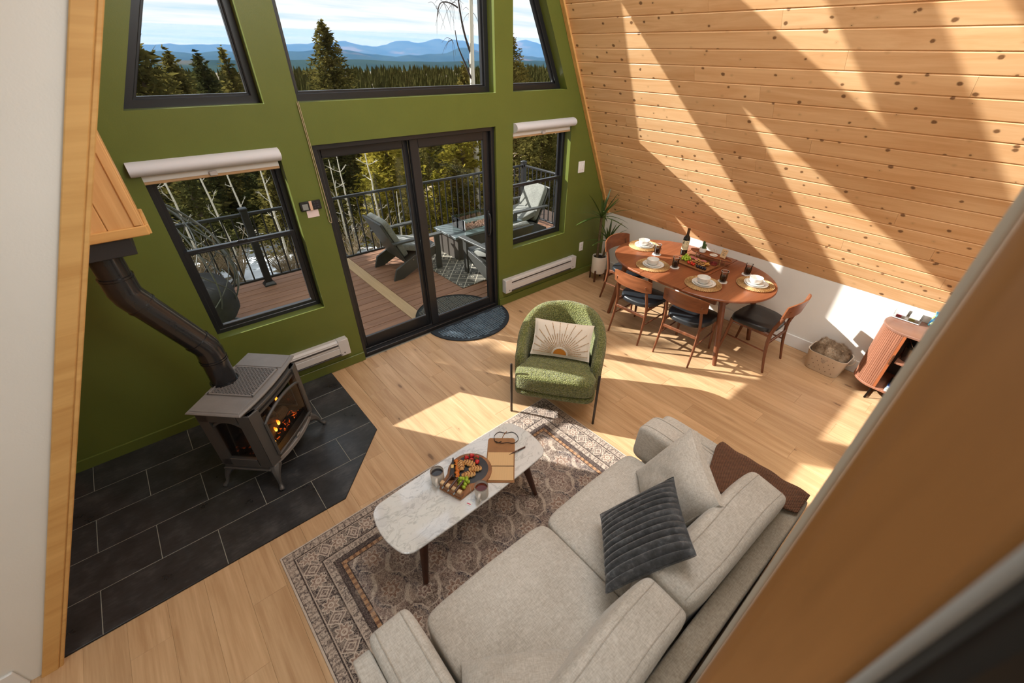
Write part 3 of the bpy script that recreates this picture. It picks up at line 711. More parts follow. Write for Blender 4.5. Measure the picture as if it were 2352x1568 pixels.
# ---------------------------------------------------------------- door mats
rub = plain('mat_slate_blue', lin(36, 44, 52), .85, var=.12, vscale=60, bump=.4, bscale=400)
rub2 = plain('mat_charcoal', lin(44, 44, 40), .9, var=.12, vscale=60, bump=.4, bscale=400)
rubr = plain('mat_rib_blue', lin(84, 100, 112), .8, var=.1, vscale=60)
rub2r = plain('mat_rib_grey', lin(98, 94, 84), .85, var=.1, vscale=60)
def half_mat(label, loc, rz, R, D, mat, ribm):
    t = thing('door_mat', label, 'mat', loc, rz)
    pr = [(R*math.cos(a), -D*math.sin(a)) for a in [PI*i/36 for i in range(37)]]
    MB().prism(pr, 0, .006, bev=.002).build('base', mat, t, ang=20)
    MB().tube([(x*.985, y*.985-.006, .006) for x, y in pr], .010, 6, True, flat=.6).build('rim', mat, t)
    rb = MB(); s = .115
    def inside(x, y): return y < -.025 and (x/(R-.03))**2+(y/(D-.03))**2 < 1
    for i in range(-6, 7):
        for j in range(0, 6):
            cx, cyy = (i+.5)*s, -(j+.5)*s+.02
            for k in range(4):
                o = (k-1.5)*s/4
                for q in range(3):      # ribs in thirds so they stop at the rim
                    a0, a1 = -s/2+q*s/3+.001*(q == 0)*4, -s/2+(q+1)*s/3-.004*(q == 2)
                    if (i+j) % 2: c = (cx+(a0+a1)/2, cyy+o); d = (a1-a0, s/4*.62)
                    else: c = (cx+o, cyy+(a0+a1)/2); d = (s/4*.62, a1-a0)
                    if all(inside(c[0]+sx*d[0]/2, c[1]+sy*d[1]/2) for sx in (-1, 1) for sy in (-1, 1)):
                        rb.box((c[0], c[1], .0095), (d[0], d[1], .008))
    o = rb.build('raised_rib', ribm, t, False); o['kind'] = 'stuff'
    return t
half_mat('slate blue half-round ribbed door mat on the oak floor inside the slider', (2.465, .005, .001), 0, .525, .50, rub, rubr)
half_mat('charcoal half-round ribbed door mat on the deck outside the slider', (2.47, .20, -.049), PI, .53, .57, rub2, rub2r)
# ---------------------------------------------------------------- planter
potm = plain('pot_white', lin(226, 218, 204), .5, var=.03)
legw = wood('pot_leg', lin(62, 36, 22), lin(96, 60, 38), .45, 2, vary=.05)
pt = thing('potted_plant', 'tall dracaena plant in white pot on wooden legs in the room corner', 'plant', (4.56, -.275, 0))
MB().lathe([(0, .115), (.088, .115), (.098, .122), (.101, .14), (.101, .355), (.099, .36), (.094, .36), (.092, .352), (.092, .33), (0, .33)], 32).build('pot', potm, pt)
soil = plain('soil', lin(38, 28, 22), .95, var=.5, vscale=60, bump=1, bscale=90)
MB().grid(lambda u, v: ((.09*u)*math.cos(2*PI*v), (.09*u)*math.sin(2*PI*v), .337+.008*noise.noise((u*5*math.cos(2*PI*v), u*5*math.sin(2*PI*v), 0))), 6, 20, False, True).build('soil', soil, pt)
for a in (20, 110, 200, 290):
    a = math.radians(a); c = (math.cos(a)*.112, math.sin(a)*.112)
    MB().box((0, 0, .085), (.02, .024, .17), .004).build('leg', legw, pt, False, (c[0], c[1], 0), (0, 0, a))
cb = MB(); cb.box((0, 0, .107), (.21, .02, .014), .003, Rz(math.radians(20))); cb.box((0, 0, .107), (.21, .02, .014), .003, Rz(math.radians(110))); cb.build('cross_brace', legw, pt, False)
trunkm = plain('dracaena_stem', lin(92, 78, 52), .9, var=.4, vscale=40, bump=.8, bscale=60)
leafm = Nd('dracaena_leaf'); c = leafm.coord(); leafm.set(Base_Color=leafm.ramp(leafm.noise(c, 6, 3, .6), [(.3, lin(42, 62, 28)), (.7, lin(92, 118, 54))]), Roughness=.42); leafm = leafm.m
def stem(x0, y0, x1, y1, h, r):
    p = bez([(x0, y0, .33), (x0*.6+x1*.4, y0*.6+y1*.4, .33+h*.4), (x1, y1, .33+h)], 8); MB().tube(p, [r*(1-.25*i/(len(p)-1)) for i in range(len(p))], 9).build('stem', trunkm, pt); return p[-1]
rl = random.Random(11)
def crown(p, n, L0, up0):
    for i in range(n):
        a = i*2.399+rl.uniform(-.2, .2); e = up0+(1-up0)*(i/n)**1.2; L = L0*rl.uniform(.75, 1.1)*(.85 if e > .85 else 1)
        d = Vector((math.cos(a)*(1-e*.8), math.sin(a)*(1-e*.8), e+.1)).normalized(); side = Vector((-math.sin(a), math.cos(a), 0))
        # keep leaves off the two walls
        if p.x+pt.location.x+d.x*L > 4.86: d.x *= .25
        if p.y+pt.location.y+d.y*L > -.07: d.y *= .2
        droop = rl.uniform(.25, .75)*(1-e*.6); vs = []; m = 9
        for k in range(m+1):
            t = k/m; q = Vector(p)+d*(L*t)+Vector((d.x*.6, d.y*.6, -1))*(droop*L*t*t*.55)
            w_ = .0155*math.sin(PI*min(1, (t*.86+.14)))**.7*(1-.15*t)+.001
            vs += [q+side*w_, q-Vector((0, 0, .006*(1-t))), q-side*w_]
        fs = [f for k in range(m) for f in ((k*3, k*3+1, k*3+4, k*3+3), (k*3+1, k*3+2, k*3+5, k*3+4))]
        MB().add(vs, fs).build('leaf', leafm, pt, ang=80)
top = stem(-.03, .02, -.005, .045, .56, .021); crown(top, 24, .44, .05)
top2 = stem(.045, -.02, .075, -.05, .24, .016); crown(top2, 18, .36, .1)

# ---------------------------------------------------------------- dining table
wal = wood('walnut_top', lin(112, 62, 38), lin(158, 96, 62), .30, 0, .9, vary=0, grain=.45, spec=.5, bump=.02)
walx = wood('walnut_frame', lin(84, 46, 28), lin(132, 80, 52), .38, 2, 1.2, vary=.05, grain=.4, spec=.45, bump=.03)
TZ = .77
dt = thing('dining_table', 'oval walnut dining table with butterfly leaf standing by the white knee wall', 'table', (4.31, -1.745, 0))
def ell(cyy, a0, a1, n=28): return [(.585*math.cos(a0+(a1-a0)*i/n), cyy+.66*math.sin(a0+(a1-a0)*i/n)) for i in range(n+1)]
MB().prism(ell(.251, 0, PI), TZ-.024, TZ, bev=.006).build('table_leaf', wal, dt, ang=25)
MB().prism(ell(-.251, PI, 2*PI), TZ-.024, TZ, bev=.006).build('table_leaf', wal, dt, ang=25)
MB().prism([(.585, -.2502), (.585, .2502), (-.585, .2502), (-.585, -.2502)], TZ-.024, TZ, bev=.0008).build('extension_leaf', wal, dt, ang=25)
apn = MB()
for (a, b) in (((-.36, -.62), (.36, -.62)), ((-.36, .62), (.36, .62)), ((-.42, -.56), (-.42, .56)), ((.42, -.56), (.42, .56))): apn.bar((*a, TZ-.065), (*b, TZ-.065), .022, .08, .003)
apn.build('apron', walx, dt, False)
for sx in (-1, 1):
    for sy in (-1, 1):
        p = [Vector((sx*.36, sy*.585, TZ-.024)), Vector((sx*.373, sy*.655, .38)), Vector((sx*.385, sy*.724, 0))]
        MB().tube(p, [.034, .030, .021], 16).build('leg', walx, dt)

# ---------------------------------------------------------------- dining chairs
lea = plain('black_leatherette', lin(34, 38, 42), .36, var=.06, vscale=5, bump=.1, bscale=260, spec=.5)
def make_chair():
    t = thing('dining_chair', 'x', 'chair', (0, 0, 0), 0, 'walnut dining chairs around the oval table')
    def seatf(u, v):
        a = 2*PI*u; p = 3.2; x = sgn(math.cos(a), 2/p)*.225; y = sgn(math.sin(a), 2/p)*(.232-.02*math.cos(a)*-1)
        y *= 1+.05*math.cos(a)
        r = [1, 1.0, 1.0, .985, .93, .6, .0][v]; z = [.425, .43, .452, .464, .473, .480, .480][v]
        k = (x*r/.225)**2; return (x*r+.005, y*r, z+.012*(y*r/.23)**2-.01*max(0, x*r/.22)**3*.8)
    vs = [seatf(i/36, j) for j in range(7) for i in range(36)]; fs = [(j*36+i, j*36+(i+1) % 36, (j+1)*36+(i+1) % 36, (j+1)*36+i) for j in range(6) for i in range(36)]
    fs.append(tuple(range(35, -1, -1)))
    MB().add(vs, fs).build('seat', lea, t, ang=60)
    def backf(th):
        m = MB()
        def f(u, v):
            y = -.235+.47*u; q = 1-abs(2*u-1)**4*.22; z = .715+.078*(2*v-1)*q+.012*(1-(2*u-1)**2); x = -.262-.055*(1-(2*u-1)**2)+(z-.7)*-.16+th
            return (x, y, z)
        nu, nv = 21, 7
        A = [f(i/(nu-1), j/(nv-1)) for i in range(nu) for j in range(nv)]; th0 = th
        B = [(x-.014, y, z) for x, y, z in A]; n = nu*nv; fs = []
        for i in range(nu-1):
            for j in range(nv-1):
                a = i*nv+j; fs.append((a, a+nv, a+nv+1, a+1)); fs.append((n+a, n+a+1, n+a+nv+1, n+a+nv))
        rim = [i*nv for i in range(nu)]+[(nu-1)*nv+j for j in range(1, nv)]+[i*nv+nv-1 for i in range(nu-2, -1, -1)]+[j for j in range(nv-2, 0, -1)]
        for a, b in zip(rim, rim[1:]+rim[:1]): fs.append((a, n+a, n+b, b))
        return m.add(A+B, fs)
    backf(.0).build('backrest', wood_back, t, ang=50)
    for s in (-1, 1):
        p = bez([(-.285, s*.205, 0), (-.235, s*.2, .22), (-.215, s*.193, .43), (-.262, s*.185, .62), (-.296, s*.182, .725)], 4)
        MB().tube(p, [.0115+.0065*min(1, i/6)-(.004 if i > 12 else 0) for i in range(len(p))], 10, flat=.8).build('leg', walx, t)
        p = [(.232, s*.2, 0), (.205, s*.192, .22), (.19, s*.185, .435)]
        MB().tube(p, [.0115, .0165, .019], 10).build('leg', walx, t)
        MB().tube([(-.236, s*.199, .235), (.204, s*.192, .235)], [.008, .008], 8).build('stretcher', walx, t)
        MB().bar((-.21, s*.188, .41), (.185, s*.18, .41), .02, .035, .004).build('side_rail', walx, t, False)
    MB().bar((-.222, -.19, .335), (-.222, .19, .335), .017, .034, .004).build('cross_rail', walx, t, False)
    MB().bar((.185, -.18, .41), (.185, .18, .41), .02, .035, .004).build('front_rail', walx, t, False)
    return t
wood_back = wood('walnut_back', lin(104, 58, 34), lin(154, 94, 60), .36, 1, 1.1, vary=.05, grain=.4, spec=.45)
c0 = make_chair(); c0.location = (3.875, -1.50, 0); c0.rotation_euler = (0, 0, math.radians(1))
c0['label'] = 'walnut dining chair on the near side of the table, nearer the green wall'
dup(c0, (3.925, -2.085, 0), math.radians(4), 'walnut dining chair on the near side of the table, behind the green armchair')
dup(c0, (4.40, -2.585, 0), math.radians(88), 'walnut dining chair at the table end nearest the round-ended console')
dup(c0, (4.37, -.955, 0), math.radians(-90), 'walnut dining chair at the table end beside the potted plant')

# ---------------------------------------------------------------- table settings
def rope():
    s = Nd('woven_seagrass'); c = s.coord(); x = s.sep(c); r = s.math('SQRT', s.math('ADD', s.math('MULTIPLY', x[0], x[0]), s.math('MULTIPLY', x[1], x[1])))
    a = s.math('ARCTAN2', x[1], x[0]); ring = s.math('FLOOR', s.math('MULTIPLY', r, 78))
    tw = s.math('SINE', s.math('ADD', s.math('MULTIPLY', a, 60), s.math('MULTIPLY', ring, 2.3)))
    f = s.math('MULTIPLY_ADD', tw, .25, s.math('MULTIPLY', s.noise(c, 60, 3, .6), .9))
    s.set(Base_Color=s.ramp(f, [(.1, lin(150, 108, 62)), (.5, lin(206, 168, 112)), (.9, lin(232, 204, 156))]), Roughness=.85)
    s.bump(f, .6, .004); return s.m
seag = rope()
china = plain('white_china', lin(232, 231, 226), .22, spec=.5)
PMS = [(4.40, -1.055, 'at the table end by the potted plant'), (3.99, -1.47, 'on the near table side closer to the plant'), (4.00, -2.075, 'on the near table side closer to the sofa'), (4.41, -2.425, 'at the table end closer to the console')]
pmm = MB()
for k in range(14):
    r = .012+k*.0128; n = max(10, int(2*PI*r/.012)); pmm.tube([((r+.0009*math.sin(i*2.1+k))*math.cos(2*PI*i/n), r*math.sin(2*PI*i/n), .005+.001*math.sin(i*1.7+k*2)) for i in range(n)], .0072, 5, True, flat=.7)
pmm = pmm.mesh('placemat', True, 80); pmm.materials.append(seag)
pl1 = MB().lathe([(0, .005), (.085, .005), (.108, .009), (.113, .017), (.117, .017), (.113, .006), (.095, 0), (0, 0)], 40).mesh('dinner_plate'); pl1.materials.append(china)
pl2 = MB().lathe([(0, .005), (.065, .005), (.084, .010), (.088, .018), (.092, .018), (.088, .006), (.07, 0), (0, 0)], 40).mesh('side_plate'); pl2.materials.append(china)
bw = MB().lathe([(0, .007), (.035, .007), (.052, .018), (.0615, .058), (.0655, .058), (.060, .022), (.046, .004), (.03, 0), (0, 0)], 36).mesh('bowl'); bw.materials.append(china)
cst = MB().prism([(.055*math.cos(PI/3*i+.3), .055*math.sin(PI/3*i+.3)) for i in range(6)], 0, .006, bev=.001).mesh('coaster', False); cst.materials.append(plain('coaster_stone', lin(226, 224, 220), .4, var=.04, vscale=30))
for x, y, wh in PMS:
    tag(link('placemat', pmm, None, (x, y, TZ+.0025)), 'round woven seagrass placemat '+wh, 'placemat', 'round woven placemats')
    tag(link('dinner_plate', pl1, None, (x-.003, y-.005, TZ+.011)), 'large white dinner plate '+wh, 'plate', 'white dinner plates')
    tag(link('side_plate', pl2, None, (x-.006, y+.001, TZ+.0185)), 'small white side plate '+wh, 'plate', 'white side plates')
    tag(link('bowl', bw, None, (x-.008, y+.004, TZ+.0255)), 'white bowl topping the stacked plates '+wh, 'bowl', 'white bowls')
gl = glassy('drink_glass', (.93, .93, .93, 1), .9)
rim_hl = plain('rim_highlight', lin(214, 214, 212), .08)  # pale grey puts the bright highlight of the glass lip into colour
cola = plain('dark_drink', lin(32, 24, 22), .08)
icem = plain('ice', lin(92, 84, 80), .1)
for x, y, wh in ((4.30, -1.305, 'nearest the potted plant'), (4.138, -1.652, 'between the near settings by the food board'), (4.205, -2.175, 'beside the near setting toward the sofa'), (4.585, -2.25, 'at the table end toward the console')):
    tag(link('coaster', cst, None, (x, y, TZ+.001)), 'white hexagon coaster under the glass '+wh, 'coaster', 'white hexagon coasters')
    t = thing('drinking_glass', 'tumbler of dark iced drink on white coaster '+wh, 'glass', (x, y, TZ+.0075), 0, 'tumblers of dark drink')
    MB().lathe([(0, 0), (.026, 0), (.031, .004), (.034, .03), (.036, .055), (.033, .085), (.037, .112), (.039, .115), (.0375, .115), (.0315, .085), (.034, .055), (.032, .03), (.028, .007), (0, .006)], 24).build('tumbler', gl, t)
    MB().tube([(.0385*math.cos(a), .0385*math.sin(a), .115) for a in [2*PI*i/28 for i in range(28)]], .0014, 6, True).build('rim', rim_hl, t)  # glass lip, its highlight painted as a pale ring
    MB().lathe([(0, .008), (.027, .009), (.031, .03), (.033, .055), (.0325, .062), (0, .062)], 20).build('drink', cola, t)
    for q in range(3): MB().box((0, 0, 0), (.018, .018, .018), .003).build('ice_cube', icem, t, False, (.014*math.cos(q*2.1), .014*math.sin(q*2.1), .062), (q*.5, q*.8, q))
# wine bottle
t = thing('wine_bottle', 'dark wine bottle with cream label standing at the table centre', 'bottle', (4.555, -1.50, TZ))
gb = plain('bottle_glass', lin(22, 18, 14), .08, spec=.6)
MB().lathe([(0, .002), (.034, 0), (.0375, .004), (.0375, .185), (.033, .205), (.018, .228), (.0145, .24), (.0145, .30), (0, .30)], 28).build('glass', gb, t)
MB().lathe([(.0150, .236), (.0152, .298), (.0165, .299), (.0165, .306), (.0, .308)], 20).build('foil', plain('foil_brown', lin(78, 54, 34), .45, .3), t)
lb = Nd('cream_label'); z = lb.sep(lb.coord()); nz = lb.noise(lb.coord(), 60, 3, .6)
mk = lb.math('MULTIPLY', lb.step(nz, .53, .60), lb.math('MULTIPLY', lb.step(z[2], .125, .135), lb.math('SUBTRACT', 1.0, lb.step(z[2], .160, .17), clamp=True)))
ln_ = lb.math('MULTIPLY', lb.math('GREATER_THAN', lb.math('SINE', lb.math('MULTIPLY', z[2], 700)), .35), lb.math('LESS_THAN', lb.math('ABSOLUTE', lb.math('SUBTRACT', z[2], .092)), .016))
lb.set(Base_Color=lb.mix(lb.math('MAXIMUM', mk, lb.math('MULTIPLY', ln_, .45)), lin(226, 216, 178), lin(58, 58, 52)), Roughness=.7)
MB().lathe([(.0379, .065), (.0381, .066), (.0381, .172), (.0379, .173)], 28).build('label', lb.m, t)
# charcuterie board
acac = wood('acacia', lin(108, 66, 38), lin(168, 116, 74), .4, 1, 1.3, vary=.05, grain=.4)
bt = thing('serving_board', 'rectangular wooden serving board of fruit, crackers and cold meat', 'board', (4.415, -1.76, TZ+.001), math.radians(-3))
MB().prism(rrect(.155, .195, .012), 0, .014, bev=.003).build('base', acac, bt)
rm = MB(); rm.tube([(x*1.0, y, .018) for x, y in rrect(.153, .193, .012)], .007, 6, True); rm.build('rim', acac, bt)
fz = TZ+.0185
rb_ = random.Random(21)
def item(name, me, label, cat, x, y, z, rot, group): 
    o = link(name, me, None, (x, y, z), rot); return tag(o, label, cat, group)
grape = plain('green_grape', lin(166, 190, 58), .25, var=.1, vscale=20, spec=.5)
def grapes(loc, n, rad, label, gr=.0125):
    t = thing('grape_bunch', label, 'grapes', loc)
    me = MB().ball((0, 0, 0), (gr, gr, gr*1.15), 12, 8).mesh('grape'); me.materials.append(grape)
    k = 0; layer = 0; left = n
    while left > 0:
        m = min(left, max(1, int((rad/gr)**2*.8*(1-.26*layer)**2)))
        for i in range(m):
            rr = rad*math.sqrt((i+.5)/m)*(1-.28*layer); a = i*2.399+layer
            link('grape', me, t, (rr*math.cos(a), rr*math.sin(a), gr*1.05+layer*gr*1.25), (rb_.uniform(-.6, .6), rb_.uniform(-.6, .6), 0))
        left -= m; layer += 1
    MB().tube(bez([(0, 0, gr), (rad*.4, .0, gr*2), (rad*.8, .01, gr*3)], 4), .0016, 5).build('stalk', plain('stalk', lin(110, 104, 50), .7) if 'stalk' not in bpy.data.materials else bpy.data.materials['stalk'], t)
    return t
grapes((4.395, -1.625, fz), 26, .054, 'green grape bunch at the plant end of the dining food board')
tom = plain('cherry_tomato', lin(196, 40, 24), .22)
me = MB().ball((0, 0, 0), .013, 12, 8).mesh('cherry_tomato'); me.materials.append(tom)
for i, (x, y) in enumerate(((4.335, -1.695), (4.31, -1.715), (4.345, -1.73), (4.315, -1.748), (4.305, -1.775), (4.335, -1.765))):
    item('cherry_tomato', me, 'red cherry tomato in the row beside the grapes on the board', 'tomato', x, y, fz+.012, (i, i*2, 0), 'cherry tomatoes on the board')
bby = plain('dark_blackberry', lin(30, 28, 42), .4, bump=.8, bscale=90)
me = MB().ball((0, 0, 0), (.0125, .0125, .0145), 12, 8).mesh('blackberry'); me.materials.append(bby)
for i, (x, y) in enumerate(((4.315, -1.815), (4.295, -1.835), (4.320, -1.845), (4.295, -1.865), (4.322, -1.873), (4.297, -1.893), (4.322, -1.903), (4.300, -1.92))):
    item('blackberry', me, 'dark blackberry in the pile at the board corner nearest the room', 'berry', x, y, fz+.013, (i, 0, i), 'dark berries on the board')
crk = plain('cracker', lin(222, 178, 112), .8, var=.2, vscale=80, bump=.4, bscale=200)
me = MB().lathe([(0, 0), (.019, 0), (.02, .002), (.019, .004), (0, .004)], 16).mesh('cracker', True, 30); me.materials.append(crk)
for i in range(16):
    x = 4.365+.03*(i % 4)-.01*(i//4); y = -1.715-.044*(i//4)-.012*(i % 4)
    item('cracker', me, 'round golden cracker in the overlapping rows across the board', 'cracker', x, y, fz+.003+.004*(i % 4)+.006, (rb_.uniform(-.35, .35), rb_.uniform(.1, .5), 0), 'round crackers on the board')
chz = plain('orange_cheese', lin(232, 162, 52), .5)
tag(MB().prism([(0, 0), (.055, .0), (.05, .04), (.01, .045)], 0, .02, bev=.003).build('cheese_wedge', chz, None, True, (4.43, -1.895, fz), (0, 0, .6)), 'orange cheese wedge between crackers and rolled meat on the board', 'cheese')
tag(MB().prism([(0, 0), (.06, .0), (.05, .035), (.01, .03)], 0, .014, bev=.003).build('cheese_slice', plain('pale_cheese', lin(232, 204, 128), .5), None, True, (4.475, -1.60, fz), (0, 0, .2)), 'pale yellow cheese slice behind the green grapes on the board', 'cheese')
ham = plain('cured_ham', lin(188, 110, 104), .5, var=.18, vscale=30)
tag(MB().grid(lambda u, v: (.05*(v-.5)+.008*math.sin(u*9), .20*(u-.5), .006+.012*math.sin(PI*v)*(.7+.3*math.sin(u*14))+.003*math.sin(u*20+v*4)), 24, 9).build('ham_slices', ham, None, True, (4.495, -1.73, fz)), 'folded pink ham slices along the wall side of the board', 'ham')
sal = plain('salami', lin(150, 70, 64), .5, var=.25, vscale=120)
t = thing('salami_rose', 'rolled salami rose at the board corner toward the console', 'salami', (4.505, -1.905, fz))
for k in range(5): MB().grid(lambda u, v: ((.008+.007*k+.004*v)*math.cos(2*PI*u), (.008+.007*k+.004*v)*math.sin(2*PI*u), .002+(.030-.003*k)*v+.003*math.sin(u*18+k)), 18, 4, True).build('slice', sal, t)
# oval tray stand with cactus, dish and card
ts = thing('tray_stand', 'oval raised wooden tray stand behind the food board on the table', 'tray', (4.59, -1.81, TZ))
def oval(a, b, n=36): return [(a*math.cos(2*PI*i/n), b*math.sin(2*PI*i/n)) for i in range(n)]
MB().prism(oval(.065, .24), .070, .080, bev=.003).build('tray_base', wal, ts)
MB().tube([(x, y, .083) for x, y in oval(.066, .241)], .008, 7, True).build('tray_rim', wal, ts)
brass = plain('brushed_brass', lin(206, 178, 130), .3, .8)
for sy in (-1, 1):
    for sx in (-1, 1): MB().tube([(sx*.058, sy*.15, .002), (sx*.055, sy*.145, .09)], .0055, 8).build('leg', brass, ts)
cz = TZ+.081
t = thing('cactus_pot', 'small green cactus in round white pot on the tray stand', 'cactus', (4.595, -1.70, cz))
MB().lathe([(0, 0), (.03, 0), (.037, .006), (.039, .045), (.037, .05), (.034, .048), (.034, .04), (0, .04)], 24).build('pot', china, t)
cg = plain('cactus_green', lin(52, 84, 44), .6, var=.2, vscale=40); cgl = plain('cactus_rib', lin(150, 160, 96), .7)
def cactus(x, y, h, r):
    n = 32
    vs = []; m = 9
    for j in range(m):
        q = j/(m-1); rr = r*(1-.02)*(math.sqrt(max(0, 1-max(0, (q-.72)/.28)**2)))+.0003
        for i in range(n):
            a = 2*PI*i/n; k = 1+.18*math.cos(8*a); vs.append((x+rr*k*math.cos(a), y+rr*k*math.sin(a), .04+h*q))
    fs = [(j*n+i, j*n+(i+1) % n, (j+1)*n+(i+1) % n, (j+1)*n+i) for j in range(m-1) for i in range(n)]
    MB().add(vs, fs).build('cactus_stem', cg, t)
    sp = MB()
    for i in range(8):
        a = 2*PI*i/8
        for j in range(5): sp.ball((x+r*1.17*math.cos(a), y+r*1.17*math.sin(a), .05+h*.15*j), .0017, 5, 3)
    sp.build('spine', cgl, t)['kind'] = 'stuff'
cactus(.008, .006, .085, .0125); cactus(-.012, -.010, .07, .011); cactus(.014, -.014, .055, .009)
t = thing('wire_dish', 'small round white dish with thin wire holder on the tray stand', 'dish', (4.595, -1.84, cz))
MB().lathe([(0, .002), (.036, .002), (.042, .007), (.044, .007), (.038, 0), (0, 0)], 24).build('dish', china, t)
wr = MB()
for q in (-1, 1):
    wr.tube([(.026*math.cos(a)+.006*q, q*.018, .036+.028*math.sin(a)) for a in [2*PI*i/16 for i in range(16)]], .0011, 5, True)
wr.tube([(0, -.04, .012), (0, .04, .012)], .0011, 5); wr.build('wire_holder', brass, t)
t = thing('note_card', 'small kraft paper card with handwriting leaning on the tray stand', 'card', (4.585, -1.945, cz+.012))
kr = plain('kraft_card', lin(212, 176, 132), .8)
RM = Rz(math.radians(-104)) @ Rx(math.radians(-14))
MB().box((0, 0, .045), (.075, .002, .092), .0006, RM).build('card', kr, t, False)
ink = MB(); ri = random.Random(5)
for (z, x0, x1) in ((.068, -.020, .004), (.050, -.022, .022), (.034, -.014, .016), (.026, -.012, .010)):
    pts = [(x0+(x1-x0)*i/22, -.0018, z+.004*math.sin(i*1.9)*(.5+.5*math.sin(i*.7+z*90))) for i in range(23)]
    ink.tube(pts, .0008, 4, M=RM)
ink.tube([(.018+.005*math.cos(a), -.0018, .076+.005*math.sin(a)) for a in [i*.7 for i in range(8)]], .0012, 4, M=RM); ink.build('handwriting', plain('ink', lin(40, 32, 28), .7), t)
# ---------------------------------------------------------------- rug
def rug_mat(hx, hy):
    s = Nd('faded_oriental_rug'); c = s.coord(); x = s.sep(c)
    ax, ay = s.math('ABSOLUTE', x[0]), s.math('ABSOLUTE', x[1])
    d = s.math('MINIMUM', s.math('SUBTRACT', hx, ax), s.math('SUBTRACT', hy, ay))
    band = lambda a, b: s.math('MULTIPLY', s.math('GREATER_THAN', d, a), s.math('LESS_THAN', d, b))
    # ornament: rosettes, diamonds and leaf arcs on repeating cells, broken up by wear
    cream, dark, tan_ = lin(200, 184, 168), lin(54, 47, 49), lin(170, 130, 94)
    inv = lambda v: s.math('SUBTRACT', 1.0, v, clamp=True)
    near = lambda v, w_: inv(s.step(s.math('ABSOLUTE', v), w_*.45, w_))
    def cell(v, P_, off=0.0): return s.math('MULTIPLY', s.math('SUBTRACT', s.math('FRACT', s.math('ADD', s.math('DIVIDE', v, P_), off)), .5), P_)
    def polar(u, v): return s.math('SQRT', s.math('ADD', s.math('MULTIPLY', u, u), s.math('MULTIPLY', v, v))), s.math('ARCTAN2', v, u)
    def rosette(u, v, R, n, wd):
        r, an = polar(u, v); pr = s.math('MULTIPLY', R, s.math('MULTIPLY_ADD', s.math('COSINE', s.math('MULTIPLY', an, float(n))), .22, 1.0)); e = s.math('SUBTRACT', r, pr)
        ln = s.math('MAXIMUM', near(e, wd), near(s.math('SUBTRACT', r, R*.38), wd)); fill = s.math('LESS_THAN', e, 0.0); return ln, fill, r, an
    w2 = s.sep(s.vmath('ADD', c, s.vmath('MULTIPLY', s.vmath('SUBTRACT', s.noise(c, 7, 2, .5, 0, True), (.5, .5, .5)), (.035, .035, 0))))
    fine = s.noise(c, 170, 2, .7); weave = s.noise(s.mapping(c, scale=(1, .12, 1)), 240, 2, .6)
    fade = s.noise(c, 2.6, 4, .6, .8); fade2 = s.noise(s.mapping(c, scale=(.5, 3, 1)), 5, 4, .65)
    sc1 = s.noise(c, 30, 3, .65, 1.8); scr = near(s.math('SUBTRACT', sc1, .5), .055); sc2 = s.noise(c, 62, 2, .6, 1.2); scf = near(s.math('SUBTRACT', sc2, .5), .07)
    side = s.math('LESS_THAN', s.math('SUBTRACT', hx, ax), s.math('SUBTRACT', hy, ay)); along = s.math('ADD', s.math('MULTIPLY', side, w2[1]), s.math('MULTIPLY', s.math('SUBTRACT', 1.0, side), w2[0]))
    # field
    field = s.mix(s.step(fade, .38, .62), lin(92, 76, 68), lin(132, 110, 102))
    field = s.mix(s.math('MULTIPLY', s.step(s.noise(c, 1.9, 3, .5), .52, .64), .6), field, lin(70, 70, 80))
    field = s.mix(s.math('MULTIPLY', s.step(s.noise(s.vmath('ADD', c, (5, 3, 0)), 3.4, 3, .5), .58, .68), .65), field, lin(116, 62, 54))
    field = s.mix(s.math('MULTIPLY', s.step(fade2, .5, .68), .45), field, lin(160, 144, 130))
    for P1, P2, o1, o2, R, n in ((.30, .26, .0, .0, .052, 8), (.30, .26, .5, .5, .040, 6)):
        u, v = cell(w2[0], P1, o1), cell(w2[1], P2, o2); ln, fill, r, an = rosette(u, v, R, n, .007)
        field = s.mix(s.math('MULTIPLY', fill, .55), field, lin(150, 108, 84) if n == 8 else lin(120, 84, 78)); field = s.mix(s.math('MULTIPLY', ln, .8), field, cream)
        leaf = s.math('MULTIPLY', near(s.math('SUBTRACT', r, .098), .014), s.step(s.math('SINE', s.math('MULTIPLY_ADD', an, 2.0, .8 if n == 8 else 2.4)), .1, .4))
        field = s.mix(s.math('MULTIPLY', leaf, .8), field, lin(48, 48, 62) if n == 8 else lin(206, 190, 172))
        leaf2 = s.math('MULTIPLY', near(s.math('SUBTRACT', r, .112), .006), s.step(s.math('SINE', s.math('MULTIPLY', an, 3.0)), -.2, .2)); field = s.mix(s.math('MULTIPLY', leaf2, .7), field, cream)
    field = s.mix(s.math('MULTIPLY', scr, .62), field, cream); field = s.mix(s.math('MULTIPLY', scf, .40), field, dark)
    # main border
    v = s.math('SUBTRACT', d, .135); bor = s.mix(s.step(sc1, .40, .62), lin(46, 41, 45), lin(84, 70, 66))
    u = cell(along, .19); ln, fill, r, an = rosette(u, v, .040, 8, .0065); bor = s.mix(s.math('MULTIPLY', fill, .75), bor, lin(140, 112, 98)); bor = s.mix(s.math('MULTIPLY', ln, .85), bor, cream)
    u2 = cell(along, .19, .5); dm = s.math('ADD', s.math('DIVIDE', s.math('ABSOLUTE', u2), .044), s.math('DIVIDE', s.math('ABSOLUTE', v), .056)); bor = s.mix(s.math('MULTIPLY', s.math('LESS_THAN', dm, 1.0), .6), bor, lin(116, 96, 90))
    bor = s.mix(s.math('MULTIPLY', s.math('MAXIMUM', near(s.math('SUBTRACT', dm, 1.0), .13), near(s.math('SUBTRACT', dm, .5), .13)), .85), bor, cream)
